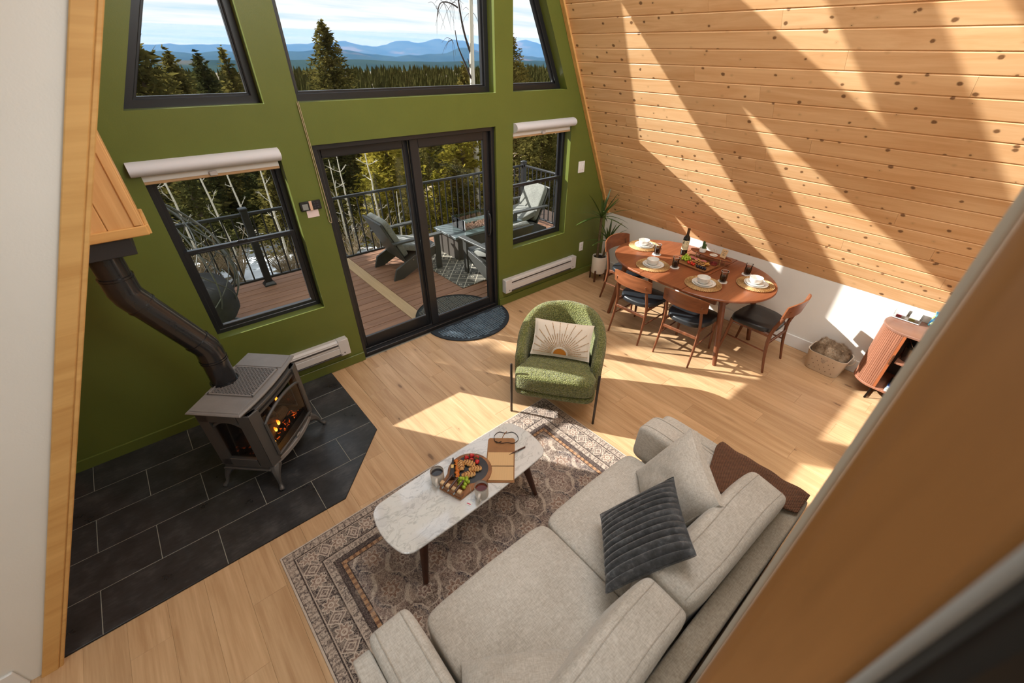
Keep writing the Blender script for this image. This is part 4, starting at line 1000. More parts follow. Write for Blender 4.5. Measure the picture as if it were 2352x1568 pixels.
    vine = near(s.math('SUBTRACT', v, s.math('MULTIPLY', s.math('SINE', s.math('MULTIPLY', along, 66.0)), .048)), .006); bor = s.mix(s.math('MULTIPLY', vine, .7), bor, cream); bor = s.mix(s.math('MULTIPLY', scf, .45), bor, cream)
    # guard stripes
    gv = s.math('SINE', s.math('MULTIPLY', along, 150.0)); gua = s.mix(s.step(sc2, .44, .54), lin(96, 84, 80), lin(178, 162, 148)); gua = s.mix(s.math('MULTIPLY', scr, .5), gua, cream); gua = s.mix(s.math('MULTIPLY', s.step(gv, .55, .9), .5), gua, lin(70, 60, 58))
    col = s.mix(band(.012, .07), field, gua); col = s.mix(band(.07, .20), col, bor); col = s.mix(band(.20, .255), col, gua)
    col = s.mix(band(.255, .285), col, lin(74, 62, 60)); col = s.mix(band(.285, .315), col, s.mix(s.step(gv, -.2, .5), tan_, lin(118, 84, 62)))
    for a in (.012, .068, .198, .252, .283, .315): col = s.mix(band(a-.0035, a+.0035), col, lin(56, 46, 44))
    for a in (.076, .206): col = s.mix(band(a-.003, a+.003), col, lin(176, 160, 146))
    col = s.mix(s.math('LESS_THAN', d, .012), col, lin(196, 182, 168))
    col = s.mix(s.math('MULTIPLY', s.step(fine, .45, .75), .35), col, cream); col = s.mix(s.math('MULTIPLY', s.step(weave, .52, .7), .28), col, lin(44, 38, 38))
    wearm = s.math('MULTIPLY', s.step(s.noise(c, 7, 5, .7), .52, .66), .45); col = s.mix(wearm, col, lin(176, 158, 142))
    s.set(Base_Color=col, Roughness=.95); s.bsdf.inputs['Specular IOR Level'].default_value = .15
    s.bump(s.math('MULTIPLY_ADD', weave, .5, s.math('MULTIPLY', fine, .5)), .35, .003); return s.m
rug_o = MB().box((0, 0, .0042), (2.39, 1.56, .0066), .002).build('area_rug', rug_mat(1.195, .78), None, False, (1.0, -2.49, .0), (0, 0, math.radians(1.2)))
tag(rug_o, 'faded grey brown oriental rug under the coffee table and sofa', 'rug')
RZ = .0085

# ---------------------------------------------------------------- coffee table
def marble():
    s = Nd('white_marble'); c = s.coord(); w1 = s.vmath('ADD', c, s.vmath('MULTIPLY', s.noise(c, 3.2, 4, .6, 0, True), (.30, .30, 0)))
    def vein(sc_, wd, rot): 
        n = s.noise(s.mapping(w1, rot=(0, 0, rot), scale=(1, 2.4, 1)), sc_, 5, .62, .4); return s.math('SUBTRACT', 1.0, s.step(s.math('ABSOLUTE', s.math('SUBTRACT', n, .5)), .0, wd), clamp=True)
    v = s.math('MAXIMUM', s.math('MULTIPLY', vein(3.4, .028, .8), .8), s.math('MULTIPLY', vein(7.5, .02, .5), .45)); cl = s.step(s.noise(w1, 3.5, 4, .6), .48, .72)
    col = s.mix(s.math('MULTIPLY', cl, .38), lin(224, 225, 224), lin(168, 172, 174)); col = s.mix(s.math('MULTIPLY', v, .42), col, lin(122, 126, 128))
    s.set(Base_Color=col, Roughness=.06); s.bsdf.inputs['Specular IOR Level'].default_value = .8; s.bsdf.inputs['Coat Weight'].default_value = .7; s.bsdf.inputs['Coat Roughness'].default_value = .03; return s.m
CZ = .43
ct = thing('coffee_table', 'white marble surfboard-shaped coffee table on walnut legs on the rug', 'table', (.895, -2.275, 0), math.radians(2.6))
def surf(hx, hy, bx, by, r):
    R_ = rrect(hx, hy, r, 7); o = []
    for (x, y), (X, Y) in zip(R_, R_[1:]+R_[:1]):
        m = max(1, int(math.hypot(X-x, Y-y)/.03))
        for i in range(m):
            q, w_ = x+(X-x)*i/m, y+(Y-y)*i/m
            o.append((q+math.copysign(bx*(1-(w_/hy)**2), q)*min(1, abs(q)/hx)**3, w_+math.copysign(by*(1-(q/hx)**2), w_)*abs(w_)/hy))
    return o
MB().prism(surf(.545, .205, .045, .018, .05), CZ-.016, CZ, bev=.004).build('marble_top', marble(), ct, ang=25)
ctw = wood('coffee_walnut', lin(56, 30, 22), lin(92, 54, 38), .4, 2, 1.2, vary=.05)
MB().box((0, 0, CZ-.028), (.86, .26, .022), .004).build('under_frame', ctw, ct, False)
for sx in (-1, 1):
    for sy in (-1, 1): MB().tube([(sx*.40, sy*.12, CZ-.018), (sx*.475, sy*.185, RZ+.004)], [.031, .0165], 14).build('leg', ctw, ct)
# table top goods
mugm = plain('mug_stone', lin(214, 208, 200), .45, var=.05, vscale=20)
mugd = plain('mug_rim', lin(120, 104, 92), .45)
def mug(loc, rz, label, teac, tea_r):
    t = thing('mug', label, 'mug', loc, rz, None)
    MB().lathe([(0, 0), (.034, 0), (.040, .005), (.0425, .02), (.043, .092), (.0415, .096), (.039, .094), (.0385, .03), (.034, .008), (0, .008)], 32).build('cup', mugm, t)
    MB().tube([(.0405*math.cos(a), .0405*math.sin(a), .0955) for a in [2*PI*i/32 for i in range(32)]], .0024, 6, True).build('rim', mugd, t)
    MB().tube(bez([(.040, 0, .075), (.066, 0, .072), (.071, 0, .045), (.058, 0, .022), (.041, 0, .020)], 5), .0065, 9, flat=1.3).build('handle', mugm, t)
    tm = plain('tea', teac, tea_r, spec=.6) if teac else None
    MB().lathe([(.0385, .074), (0, .074)], 28).build('tea', tm, t); return t
mug((.752, -2.180, CZ), math.radians(-126), 'grey stoneware mug of black coffee at the far left of the snack board', lin(52, 48, 50), .03)
mug((.900, -2.452, CZ), math.radians(-140), 'cream stoneware mug of red tea on the sofa side of the snack board', lin(96, 36, 14), .03)
t = thing('tea_tag', 'small white and pink tea bag tag on the marble near the cream mug', 'tag', (.808, -2.452, CZ+.001), math.radians(25))
MB().box((0, 0, .0008), (.028, .028, .0012)).build('paper', china, t, False); MB().box((-.004, .004, .0017), (.006, .026, .0006), 0, Rz(.0)).build('print_stripe', plain('pink_print', lin(206, 60, 100), .6), t, False)
MB().tube(bez([(.012, .006, .002), (.035, .01, .002), (.055, .02, .03), (.062, .03, .098)], 5), .0007, 4).build('string', china, t)
# round snack board with slate and knife block
sb = thing('snack_board', 'round acacia snack board with slate inlay and knife block on the marble table', 'board', (.93, -2.26, CZ+.0005), math.radians(-71))
pr = [(.155*math.cos(a), .155*math.sin(a)) for a in [PI*(-.18+1.36*i/30) for i in range(31)]]+[(-.085, -.205), (.085, -.205)]
pr = [(.145*math.cos(a), .02+.145*math.sin(a)) for a in [PI*(-.22+1.44*i/30) for i in range(31)]]+[(-.082, -.19), (.082, -.19)]
MB().prism(pr, 0, .018, bev=.003).build('board_base', acac, sb, ang=25)
MB().lathe([(0, .0186), (.115, .0186), (.116, .018)], 32, T(0, .03, 0)).build('slate_inlay', plain('inlay_slate', lin(52, 54, 60), .6), sb)
kb = MB()
kb.box((0, -.172, .035), (.166, .03, .034), .003); kb.build('knife_block', acac, sb, False)
for i in range(4): MB().box((-.066+.044*i, -.172, .058), (.026, .024, .016), .002).build('block_cap', wood('pale_cap', lin(196, 160, 116), lin(226, 194, 150), .5, 0, 2) if 'pale_cap' not in bpy.data.materials else bpy.data.materials['pale_cap'], sb, False)
stel = plain('steel', lin(190, 190, 192), .2, 1)
for i, nm in enumerate(('cheese_knife', 'cheese_fork', 'cheese_spreader')):
    x = -.044+.044*i; t = thing(nm, ('cheese knife with walnut handle, leftmost in the snack board block', 'cheese fork with walnut handle in the middle of the snack board block', 'cheese spreader with walnut handle, rightmost in the snack board block')[i], 'knife', (0, 0, 0))
    MW = T(.93, -2.26, CZ) @ Rz(math.radians(-71)); p = MW @ Vector((x, -.176, .054)); t.location = p; t.rotation_euler = (0, 0, math.radians(-71))
    MB().tube([(0, -.01, .012), (0, .03, .016), (0, .075, .018)], [.006, .0085, .007], 8).build('handle', ctw, t)
    MB().box((0, -.02, .002), (.008, .022, .003), .001).build('blade', stel, t)
def onb(x, y, z=.0195): return tuple(T(.93, -2.26, CZ) @ Rz(math.radians(-71)) @ Vector((x, y, z)))
RB = math.radians(-71)
bz = MB(); bz.prism([(-.017, -.075), (.017, -.075), (.005, .085), (-.003, .085)], 0, .032, bev=.003)
t = thing('cheese_wedge', 'dark rind cheese wedge along the left edge of the snack board', 'cheese', onb(-.092, -.042), RB+.62)
bz.build('cheese', plain('aged_cheese', lin(38, 36, 38), .5, var=.2), t); MB().box((0, .01, .0325), (.017, .028, .002), .0005).build('paste', plain('cheese_paste', lin(226, 190, 120), .6), t)
apr = plain('dried_apricot', lin(206, 112, 34), .5, var=.2, vscale=50)
me = MB().ball((0, 0, 0), (.016, .013, .007), 12, 6).mesh('dried_apricot'); me.materials.append(apr)
for i in range(9):
    item('dried_apricot', me, 'orange dried apricot in the row beside the dark cheese wedge', 'apricot', *onb(-.118+.0105*i+.006*(i % 2), .030-.0125*i, .027+.003*(i % 2)), (.3*(i % 3), .2, i), 'dried apricots on the snack board')
stb = plain('strawberry', lin(186, 38, 40), .35, var=.25, vscale=120, bump=.4, bscale=260); sgm = plain('strawberry_leaf', lin(84, 110, 48), .7)
for i, (x, y) in enumerate(((-.070, .082), (-.050, .116), (-.012, .120), (-.032, .085), (.012, .088))):
    t = thing('strawberry', 'red strawberry in the group at the far edge of the snack board', 'strawberry', onb(x, y, .019), rb_.uniform(0, 6), 'strawberries on the snack board')
    MB().lathe([(0, -.018), (.008, -.014), (.0145, -.002), (.016, .008), (.011, .014), (0, .015)], 14, T(0, 0, .0165) @ Rx(1.3+.4*math.sin(i*2))).build('fruit', stb, t)
    cm_ = MB()
    for k in range(6): a = k*PI/3; cm_.add([(0, 0, 0), (.009*math.cos(a-.3), .009*math.sin(a-.3), .002), (.015*math.cos(a), .015*math.sin(a), -.001), (.009*math.cos(a+.3), .009*math.sin(a+.3), .002)], [(0, 1, 2, 3)], T(0, 0, .0165) @ Rx(1.3+.4*math.sin(i*2)) @ T(0, 0, .016))
    cm_.build('calyx', sgm, t, False)
pst = Nd('pastry'); c = pst.coord(); f = pst.noise(c, 30, 4, .6); pst.set(Base_Color=pst.ramp(f, [(.3, lin(172, 112, 54)), (.55, lin(218, 170, 106)), (.75, lin(236, 206, 154))]), Roughness=.55); pst.bump(f, .6, .004)
def pastry(x, y, a, L=.085):
    t = thing('pastry', 'golden braided pastry roll in the middle of the snack board', 'pastry', onb(x, y), RB+a, 'braided pastries on the snack board')
    def f(u, v):
        q = 2*PI*v; k = 1+.14*math.sin(u*30+1.5*math.sin(q)); e = math.sin(PI*min(max(u, .03), .97))**.35
        return ((u-.5)*L, .023*k*e*math.cos(q), .016+.016*k*e*math.sin(q))
    MB().grid(f, 26, 12, False, True).build('crust', pst.m, t)
    gl_ = MB()
    for k in range(4): gl_.tube([(-L*.3+L*.2*k+.006*math.sin(j), -.014+.007*j, .0335-.0009*(j-2)**2) for j in range(5)], .0022, 5)
    gl_.build('filling_strip', plain('pastry_filling', lin(118, 62, 30), .5) if 'pastry_filling' not in bpy.data.materials else bpy.data.materials['pastry_filling'], t)
pastry(-.064, .012, 2.35, .09); pastry(-.026, .054, .12, .085); pastry(.034, .036, .68, .085); pastry(.024, -.024, .70, .09)
grapes(onb(.028, -.090, .019), 14, .042, 'green grape bunch on the near corner of the snack board', .0125)
# notebook, strap, pen
lth = plain('tan_leather', lin(150, 104, 60), .55, var=.12, vscale=14, bump=.15, bscale=120)
nb = thing('notebook', 'open tan leather notebook with lined kraft pages on the marble table', 'notebook', (1.130, -2.347, CZ+.0005), math.radians(-40.5))
MB().prism([(-.095, -.135), (.095, -.135), (.095, .235), (.085, .252), (-.085, .252), (-.095, .235)], 0, .004, bev=.001).build('leather_cover', lth, nb)
def paper():
    s = Nd('kraft_pages'); y = s.sep(s.coord()); ln = s.math('GREATER_THAN', s.math('SINE', s.math('MULTIPLY', y[0], 900)), .82)
    s.set(Base_Color=s.mix(s.math('MULTIPLY', ln, .35), lin(216, 178, 128), lin(150, 116, 80)), Roughness=.8); return s.m
pgm = paper()
for y0, y1, nm in ((-.122, -.010, 'page_block'), (-.004, .112, 'page_block')):
    MB().grid(lambda u, v: (-.088+.176*v, y0+(y1-y0)*u, .008+.006*math.sin(PI*(.15+.7*u))), 8, 2).build(nm, pgm, nb)
    MB().box((0, (y0+y1)/2, .006), (.174, y1-y0, .007), .001).build(nm, plain('page_edges', lin(190, 150, 104), .8) if 'page_edges' not in bpy.data.materials else bpy.data.materials['page_edges'], nb, False)
MB().box((0, -.007, .010), (.18, .004, .005), .001).build('spine_gutter', plain('gutter', lin(92, 62, 38), .8), nb, False)
dkl = plain('dark_leather', lin(52, 38, 30), .6)
MB().tube(bez([(.0, .215, .008), (-.03, .20, .012), (-.05, .225, .010), (-.052, .275, .004), (-.02, .31, .003), (.03, .30, .003), (.075, .31, .003), (.11, .28, .003), (.118, .23, .006), (.085, .195, .012), (.04, .2, .013), (.0, .195, .012), (-.04, .21, .012)], 5), .0038, 6, flat=.5).build('strap', dkl, nb)
MB().tube(bez([(.005, .252, .005), (.015, .28, .008), (.035, .315, .004)], 4), .004, 6, flat=.5).build('strap_end', lth, nb)
t = thing('pen', 'dark wooden pen resting across the notebook edge', 'pen', (1.236, -2.318, CZ+.014), math.radians(-6))
MB().tube([(-.005, 0, .0), (.012, 0, .0005), (.035, 0, .0), (.105, 0, -.004), (.128, 0, -.005)], [.0008, .003, .0052, .0056, .0045], 10).build('barrel', ctw, t); MB().tube([(.055, 0, .0), (.06, 0, 0)], .0062, 10).build('band', stel, t)
# ---------------------------------------------------------------- soft goods helpers
def superell(sx, sy, sz, e1=.3, e2=.3, nu=44, nv=22, M=None, fn=None):
    mb = MB()
    def f(u, v):
        a = 2*PI*u; b = -PI/2+PI*v
        x = sx/2*sgn(math.cos(b), e1)*sgn(math.cos(a), e2); y = sy/2*sgn(math.cos(b), e1)*sgn(math.sin(a), e2); z = sz/2*sgn(math.sin(b), e1)
        return fn(x, y, z) if fn else (x, y, z)
    return mb.grid(f, nu, nv, True, False, M)
def pillow_z(u, v, th):
    return th/2*max(0, (1-abs(u)**2.6))**.62*max(0, (1-abs(v)**2.6))**.62
def pillow_mesh(sx, sy, th, n=25, rib=None, gus=0, wr=.0):
    mb = MB()
    def pt(u, v, s):
        x = sx/2*u*(1-.05*(1-v*v)*abs(u)); y = sy/2*v*(1-.05*(1-u*u)*abs(v)); z = pillow_z(u, v, th)
        if rib: z += rib(u, v)*min(1, (1-abs(v))*9)
        z += wr*noise.noise((u*3+7, v*3, s))*(1-abs(u)**4)*(1-abs(v)**4)
        return (x, y, s*(z+gus/2))
    g = lambda s, m: mb.grid(lambda a, b: pt(-1+2*a, -1+2*b, s), m, n)
    m = n if not rib else n*4
    g(1, m); g(-1, m)
    per = [(i, 0) for i in range(m)]+[(m-1, j) for j in range(1, n)]+[(i, n-1) for i in range(m-2, -1, -1)]+[(0, j) for j in range(n-2, 0, -1)]
    o = m*n
    fs = [(a[0]*n+a[1], b[0]*n+b[1], o+b[0]*n+b[1], o+a[0]*n+a[1]) for a, b in zip(per, per[1:]+per[:1])]
    mb.f = [f[::-1] if k >= (m-1)*(n-1) else f for k, f in enumerate(mb.f)]
    mb.f += fs; mb.mi += [0]*len(fs); return mb
def pose(o, c, Mx): o.matrix_world = Matrix([[*Mx[i], c[i]] for i in range(3)]+[[0, 0, 0, 1]])
linen = fabric('oatmeal_linen', lin(170, 164, 154), lin(210, 206, 198))
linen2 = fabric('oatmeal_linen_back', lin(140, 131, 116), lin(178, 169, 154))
boucle = Nd('olive_boucle'); c = boucle.coord(); f = boucle.voro(c, 95, 'F1', 1); f2 = boucle.noise(c, 70, 3, .7)
boucle.set(Base_Color=boucle.ramp(f2, [(.3, lin(82, 86, 44)), (.5, lin(112, 116, 62)), (.72, lin(150, 150, 96))]), Roughness=.95)
boucle.bsdf.inputs['Sheen Weight'].default_value = .3; boucle.bsdf.inputs['Specular IOR Level'].default_value = .15
boucle.bump(boucle.math('SUBTRACT', boucle.math('MULTIPLY', f2, .8), f), 1.0, .011); boucle = boucle.m
gunm = plain('gunmetal', lin(74, 66, 60), .38, .6)

# ---------------------------------------------------------------- armchair
ac = thing('armchair', 'olive green boucle barrel armchair with metal rod legs facing the sofa', 'chair', (2.275, -1.75, 0), math.atan2(-.60, -.80))
def wrap():
    mb = MB(); ns, nv = 61, 20; path = []
    Rw, xf = .335, .15
    L1 = xf+.05; La = PI*Rw; tot = 2*L1+La
    def P(s):
        d = s*tot
        if d < L1: return Vector((xf-d, -Rw)), Vector((0, -1))
        if d < L1+La:
            a = -PI/2-(d-L1)/Rw; return Vector((-.05+Rw*math.cos(a), Rw*math.sin(a))), Vector((math.cos(a), math.sin(a)))
        return Vector((-.05+(d-L1-La), Rw)), Vector((0, 1))
    def f(u, v):
        s = u; p, n = P(s); e = min(s, 1-s)
        k = min(1, e/.045); k = math.sqrt(max(0, 1-(1-k)**2)) if k < 1 else 1; k = max(k, .02)
        back = max(0, 1-abs(2*s-1)*1.06); zt = .545+.235*(math.sin(min(1, back*1.25)*PI/2))**1.5; zb = .225
        zm, hh = (zt+zb)/2, (zt-zb)/2*(.35+.65*k) ; zm = zm+.02*(1-k)
        a = 2*PI*v; th = (.050+.012*back)*k
        o = sgn(math.cos(a), .75)*th; z = zm+sgn(math.sin(a), .42)*hh
        o += .10*back*(max(0, z-zb)/.55)**1.3
        return (p.x+n.x*o, p.y+n.y*o, z)
    return mb.grid(f, ns, nv, False, True)
wrap().build('back_shell', boucle, ac, ang=80)
def cushf(x, y, z):
    if x < 0: k = max(0, 1-(max(0, -x-.05)/.27)**2)**.5 if x < -.05 else 1; y *= max(.15, k)
    z += .012*(1-(x/.3)**2)*(1-(y/.3)**2)*(z > 0); return (x, y, z)
superell(.64, .70, .165, .24, .22, 60, 20, T(.0, 0, .372), lambda x, y, z: (x+.02*(x > 0)*(1-(y/.35)**2), y*(.77+.23*max(0, min(1, (x-.05)/.09))), z+.014*max(0, 1-(y/.3)**2)*(1 if z > 0 else 0))).build('seat_cushion', boucle, ac, ang=80)
superell(.64, .715, .075, .3, .26, 52, 14, T(-.01, 0, .252)).build('seat_base', boucle, ac, ang=80)
for s in (-1, 1):
    MB().tube([(.285, s*.372, 0), (.283, s*.372, .535), (.281, s*.372, .54)], [.011, .011, .007], 10).build('leg', gunm, ac)
    MB().tube([(-.26, s*.33, 0), (-.26, s*.33, .36)], [.011, .011], 10).build('leg', gunm, ac)
    pass
cotton = plain('cream_cotton', lin(226, 216, 200), .9, var=.04, vscale=10, bump=.25, bscale=300)
tuft = plain('ochre_thread', lin(168, 124, 62), .85)
SP = ([.6, .48, -.64], [-.8, .34, -.494], [-.02, .809, .588])
sp_ = thing('sun_pillow', 'cream lumbar pillow embroidered with an ochre half sun and rays on the armchair', 'pillow'); pose(sp_, (2.333, -1.715, .612), SP)
SX, SY, TH = .53, .325, .13
pillow_mesh(SX, SY, TH, 29, wr=.006).build('cover', cotton, sp_, ang=80)
def onp(x, y, h=.002):
    u, v = 2*x/SX, 2*y/SY
    return (x*(1-.05*(1-v*v)*abs(u)), y*(1-.05*(1-u*u)*abs(v)), pillow_z(max(-1, min(1, u)), max(-1, min(1, v)), TH)+h+.004)
st_ = MB(); kn = MB(); cyp = -.142
for i in range(27):
    a = math.radians(4+172*i/26); r0 = .075; r1 = (.30, .19, .15)[i % 2 if i % 4 else 0] if True else .3
    ca, sa = math.cos(a), math.sin(a)
    r1 = min(r1, .245/max(abs(ca), 1e-3), .292/max(sa, 1e-3)-.0)
    pts = []
    for k in range(13):
        r = r0+(r1-r0)*k/12; x, y = r*ca, cyp+r*sa
        if abs(x) < SX/2*.94 and abs(y) < SY/2*.94: pts.append(onp(x, y))
    if len(pts) > 2:
        st_.tube(pts, .0016, 5)
        for p in pts[2::2]: kn.ball(p, .0032, 6, 4)
st_.build('ray_stitching', tuft, sp_); kn.build('knot_stitch', tuft, sp_)['kind'] = 'stuff'
vs = [onp(0, cyp+.004, .004)]; n = 20
for i in range(n+1):
    a = PI*i/n; vs.append(onp(.058*math.cos(a), cyp+.004+.052*math.sin(a), .004))
MB().add(vs, [(0, i, i+1) for i in range(1, n+1)]).build('half_sun', plain('ochre_velvet', lin(190, 118, 30), .9), sp_)
fr = MB()
for i in range(26):
    a = PI*i/25
    for r in (.062, .069): fr.ball(onp(r*math.cos(a), cyp+.004+(r-.006)*math.sin(a), .001), .004, 6, 4)
fr.build('loop_fringe', cotton, sp_)['kind'] = 'stuff'

# ---------------------------------------------------------------- sofa
so = thing('sofa', 'oatmeal linen two seat sofa seen from behind over the rug', 'sofa', (1.065, -3.34, 0))
def soft(nm, c, d, e1=.26, e2=.26, rot=None, fn=None, mat=None, nu=48, nv=24):
    return superell(*d, e1, e2, nu, nv, None, fn).build(nm, mat or linen, so, True, c, rot, 75)
for s, nm in ((-1, 'arm_panel'), (1, 'arm_panel')): soft(nm, (s*1.095, .0, .35), (.085, .95, .60), .16, .16, mat=linen)
soft('back_panel', (0, -.425, .37), (2.27, .105, .62), .14, .14, mat=linen2)
soft('base_frame', (0, .02, .22), (2.14, .88, .20), .12, .12)
for s in (-1, 1):
    soft('seat_cushion', (s*.405-.003, .10, .375), (.812, .80, .20), .22, .16, fn=lambda x, y, z: (x, y+.012*(1-(x/.42)**2)*(y > .2), z+.018*(1-(x/.42)**2)*(1-(y/.42)**2)*(z > 0)))
    soft('arm_cushion', (s*.948, .19, .53), (.205, .64, .29), .30, .24, (0, s*.05, 0), fn=lambda x, y, z: (x*(1+.10*(z < 0)), y, z+.012*math.sin(y*9)))
backs = []
for s in (-1, 1):
    def bf(x, y, z, s=s): return (x, y*(1.18-.30*(z+.22)/.44)+.006*math.sin(x*9), z+.022*(1-(x/.47)**2)*(z > 0))
    backs.append(((s*.462+.015, -.245, .635), (math.radians(9), 0, math.radians(-2*s)), bf))
    soft('back_cushion', backs[-1][0], (.925, .255, .41), .30, .22, backs[-1][1], bf)
# seams follow the surface of each cushion
def supz(x, y, d, e1, e2):
    q = (abs(2*x/d[0])**(2/e2)+abs(2*y/d[1])**(2/e2))**(e2/e1)
    return d[2]/2*max(0, 1-q)**(e1/2)
def seam(pts): return MB().tube(pts, .0026, 5).build('seam', seam_m, so)
seam_m = fabric('linen_seam', lin(150, 142, 130), lin(196, 190, 180))
for s, (c, rot, bf) in zip((-1, 1), backs):
    Mx = T(*c) @ Euler(rot).to_matrix().to_4x4()
    for y0 in (-.075, .075): seam([Mx @ Vector(bf(x, y0, supz(x, y0, (.925, .255, .41), .30, .22)+.001)) for x in [-.4595+.919*i/40 for i in range(41)]])
    Ma = T(s*.948, .19, .53) @ Euler((0, s*.05, 0)).to_matrix().to_4x4()
    for x0 in (-.06, .06): seam([Ma @ Vector((x0, y, supz(x0, y, (.205, .64, .29), .30, .24)+.012*math.sin(y*9)+.001)) for y in [-.318+.636*i/30 for i in range(31)]])
for x in (-1.0, 1.0):
    for y in (-.38, .40): MB().tube([(x, y, .0), (x*.98, y*.98, .14)], [.016, .024], 10).build('leg', legw, so)
# loose pillows
bp_ = thing('throw_pillow', 'large oatmeal linen pillow propped in the right corner of the sofa', 'pillow', group=None); pose(bp_, (1.675, -3.275, .675), ([-.665, .324, -.673], [-.744, -.373, .555], [-.072, .87, .489]))
pillow_mesh(.49, .49, .17, 25, gus=.055, wr=.012).build('cover', linen, bp_, ang=70)
for zz in (-1, 1): MB().tube([(x*.487/.5, y*.487/.5, zz*.0285) for x, y in rrect(.238, .238, .02, 4)], .003, 5, True).build('seam', linen, bp_)
bp2 = thing('throw_pillow', 'oatmeal linen pillow leaning in the sofa corner at the bottom of the picture', 'pillow')
ax = Vector((.46, -.32, 0)).normalized(); nn = Vector((.32*.72, .46*.72, .58)).normalized(); nn = (nn-ax*nn.dot(ax)).normalized(); yy = nn.cross(ax)
pose(bp2, (.405, -3.455, .60), [[ax[i], yy[i], nn[i]] for i in range(3)])
pillow_mesh(.56, .46, .17, 25, gus=.055, wr=.012).build('cover', linen, bp2, ang=70)
plush = Nd('charcoal_plush'); c = plush.coord(); f = plush.noise(c, 24, 4, .65); f2 = plush.noise(c, 260, 2, .7)
plush.set(Base_Color=plush.ramp(f, [(.35, lin(54, 56, 58)), (.55, lin(74, 76, 79)), (.70, lin(104, 107, 110))]), Roughness=.9); plush.bsdf.inputs['Sheen Weight'].default_value = .7; plush.bsdf.inputs['Sheen Roughness'].default_value = .35
plush.bump(f2, .6, .006)
gp = thing('ribbed_pillow', 'charcoal ribbed plush pillow lying on the sofa back cushions', 'pillow'); pose(gp, (1.237, -3.341, .768), ([-.726, .569, -.386], [-.671, -.465, .577], [.149, .678, .72]))
pillow_mesh(.475, .475, .12, 27, rib=lambda u, v: .026*abs(math.sin(PI*6.5*(u+1)))**.55*(1-abs(u)**9)-.006).build('cover', plush.m, gp, ang=85)
# knitted throw over the right arm
kt = Nd('brown_knit'); c = kt.coord('UV') if False else kt.coord(); x = kt.sep(c)
k1 = kt.math('SINE', kt.math('MULTIPLY', x[1], 520)); k2 = kt.math('SINE', kt.math('MULTIPLY', kt.math('ADD', x[0], x[2]), 420)); kf = kt.math('MULTIPLY', k1, k2)
kt.set(Base_Color=kt.ramp(kt.math('MULTIPLY_ADD', kf, .5, .5), [(.2, lin(78, 50, 36)), (.8, lin(136, 96, 72))]), Roughness=.95); kt.bump(kf, .8, .005)
def thr(u, v):
    y = -3.27-.53*u
    t = v
    prof = [(2.262, .30), (2.258, .52), (2.235, .655), (2.17, .690), (2.08, .695), (1.97, .705), (1.86, .715), (1.74, .72)]
    k = t*(len(prof)-1); i = min(int(k), len(prof)-2); w_ = k-i; a, b = prof[i], prof[i+1]
    x, z = a[0]+(b[0]-a[0])*w_, a[1]+(b[1]-a[1])*w_
    if x < 2.17: x = 2.17-(2.17-x)*(1-.62*u)
    if t > .5: y += -.06*(t-.5)*2*(1-u)*2.0; x += .0
    z += .013*math.sin(u*13+t*5)*min(1, max(0, t-.25)*3)*(.4+.6*u)+.008*noise.noise((u*5, t*5, 2)); x += .004*math.sin(u*22+1)*(1-t)
    if t < .3: z += .10*u*(1-t/.3)
    return (x, y, z)
th_ = MB().grid(thr, 48, 40).build('knit_throw', kt.m, None, ang=85); md = th_.modifiers.new('thick', 'SOLIDIFY'); md.thickness = .009; md.offset = 1
tag(th_, 'brown knitted throw draped over the far arm of the sofa', 'blanket')

# ---------------------------------------------------------------- console with tambour end
wl2 = wood('console_walnut', lin(116, 74, 56), lin(160, 110, 86), .42, 2, 1.2, vary=.06, grain=.5)
wl3 = wood('console_top', lin(104, 72, 58), lin(140, 102, 84), .3, 1, 1.0, vary=0, grain=.4)
dkw = plain('console_inside', lin(52, 36, 32), .6, var=.15)
cx0, cyc, cr = 4.735, -3.695, .195
co = thing('console_cabinet', 'round-ended walnut console with slatted tambour door by the knee wall', 'cabinet', (cx0, cyc, 0))
def stad(r, back=-1.2): return [(r, back)]+[(r*math.cos(a), r*math.sin(a)) for a in [PI*i/26 for i in range(27)]]+[(-r, back)]
MB().prism(stad(.197), .715, .738, bev=.004).build('top', wl3, co, ang=25)
MB().prism(stad(.197), .135, .158, bev=.004).build('bottom', wl2, co, ang=25)
MB().box((.185, -.6, .436), (.012, 1.2, .556)).build('back_panel', dkw, co, False)
MB().box((.0, -.62, .452), (.36, 1.16, .018), .002).build('shelf', wl2, co, False)
MB().box((.0, -1.19, .436), (.36, .018, .556), .002).build('end_panel', wl2, co, False)
slm = MB().add(*(lambda P: ([(x, y, z) for z in (.158, .715) for x, y in P], [(i, (i+1) % 6, 6+(i+1) % 6, 6+i) for i in range(6)]+[tuple(range(5, -1, -1)), tuple(range(6, 12))]))([(-.0085, -.004), (.0085, -.004), (.0085, .001), (.005, .005), (-.005, .005), (-.0085, .001)])).mesh('slat', False); slm.materials.append(wl2)
for i in range(36):
    a = PI*(i+.5)/36; link('slat', slm, co, (.187*math.cos(a), .187*math.sin(a), 0), (0, 0, a-PI/2))
MB().box((-.183, -.010, .436), (.022, .022, .556), .002).build('door_stile', wood('stile_walnut', lin(126, 66, 36), lin(168, 98, 60), .4, 2, 1.2, vary=0), co, False)
MB().box((-.197, -.012, .475), (.014, .014, .10), .003).build('door_handle', legw, co, False)
for y in (.005, -1.05):
    lg = MB(); lg.tube([(-.10, y, .136), (-.176, y+.004, .009), (.13, y-.004, .009), (.10, y, .136)], .009, 8); lg.build('leg', gunm, co)
MB().lathe([(.0, .08), (.06, .085), (.09, .136)], 20, T(-.04, -.16, 0)).build('under_bin', gunm, co)
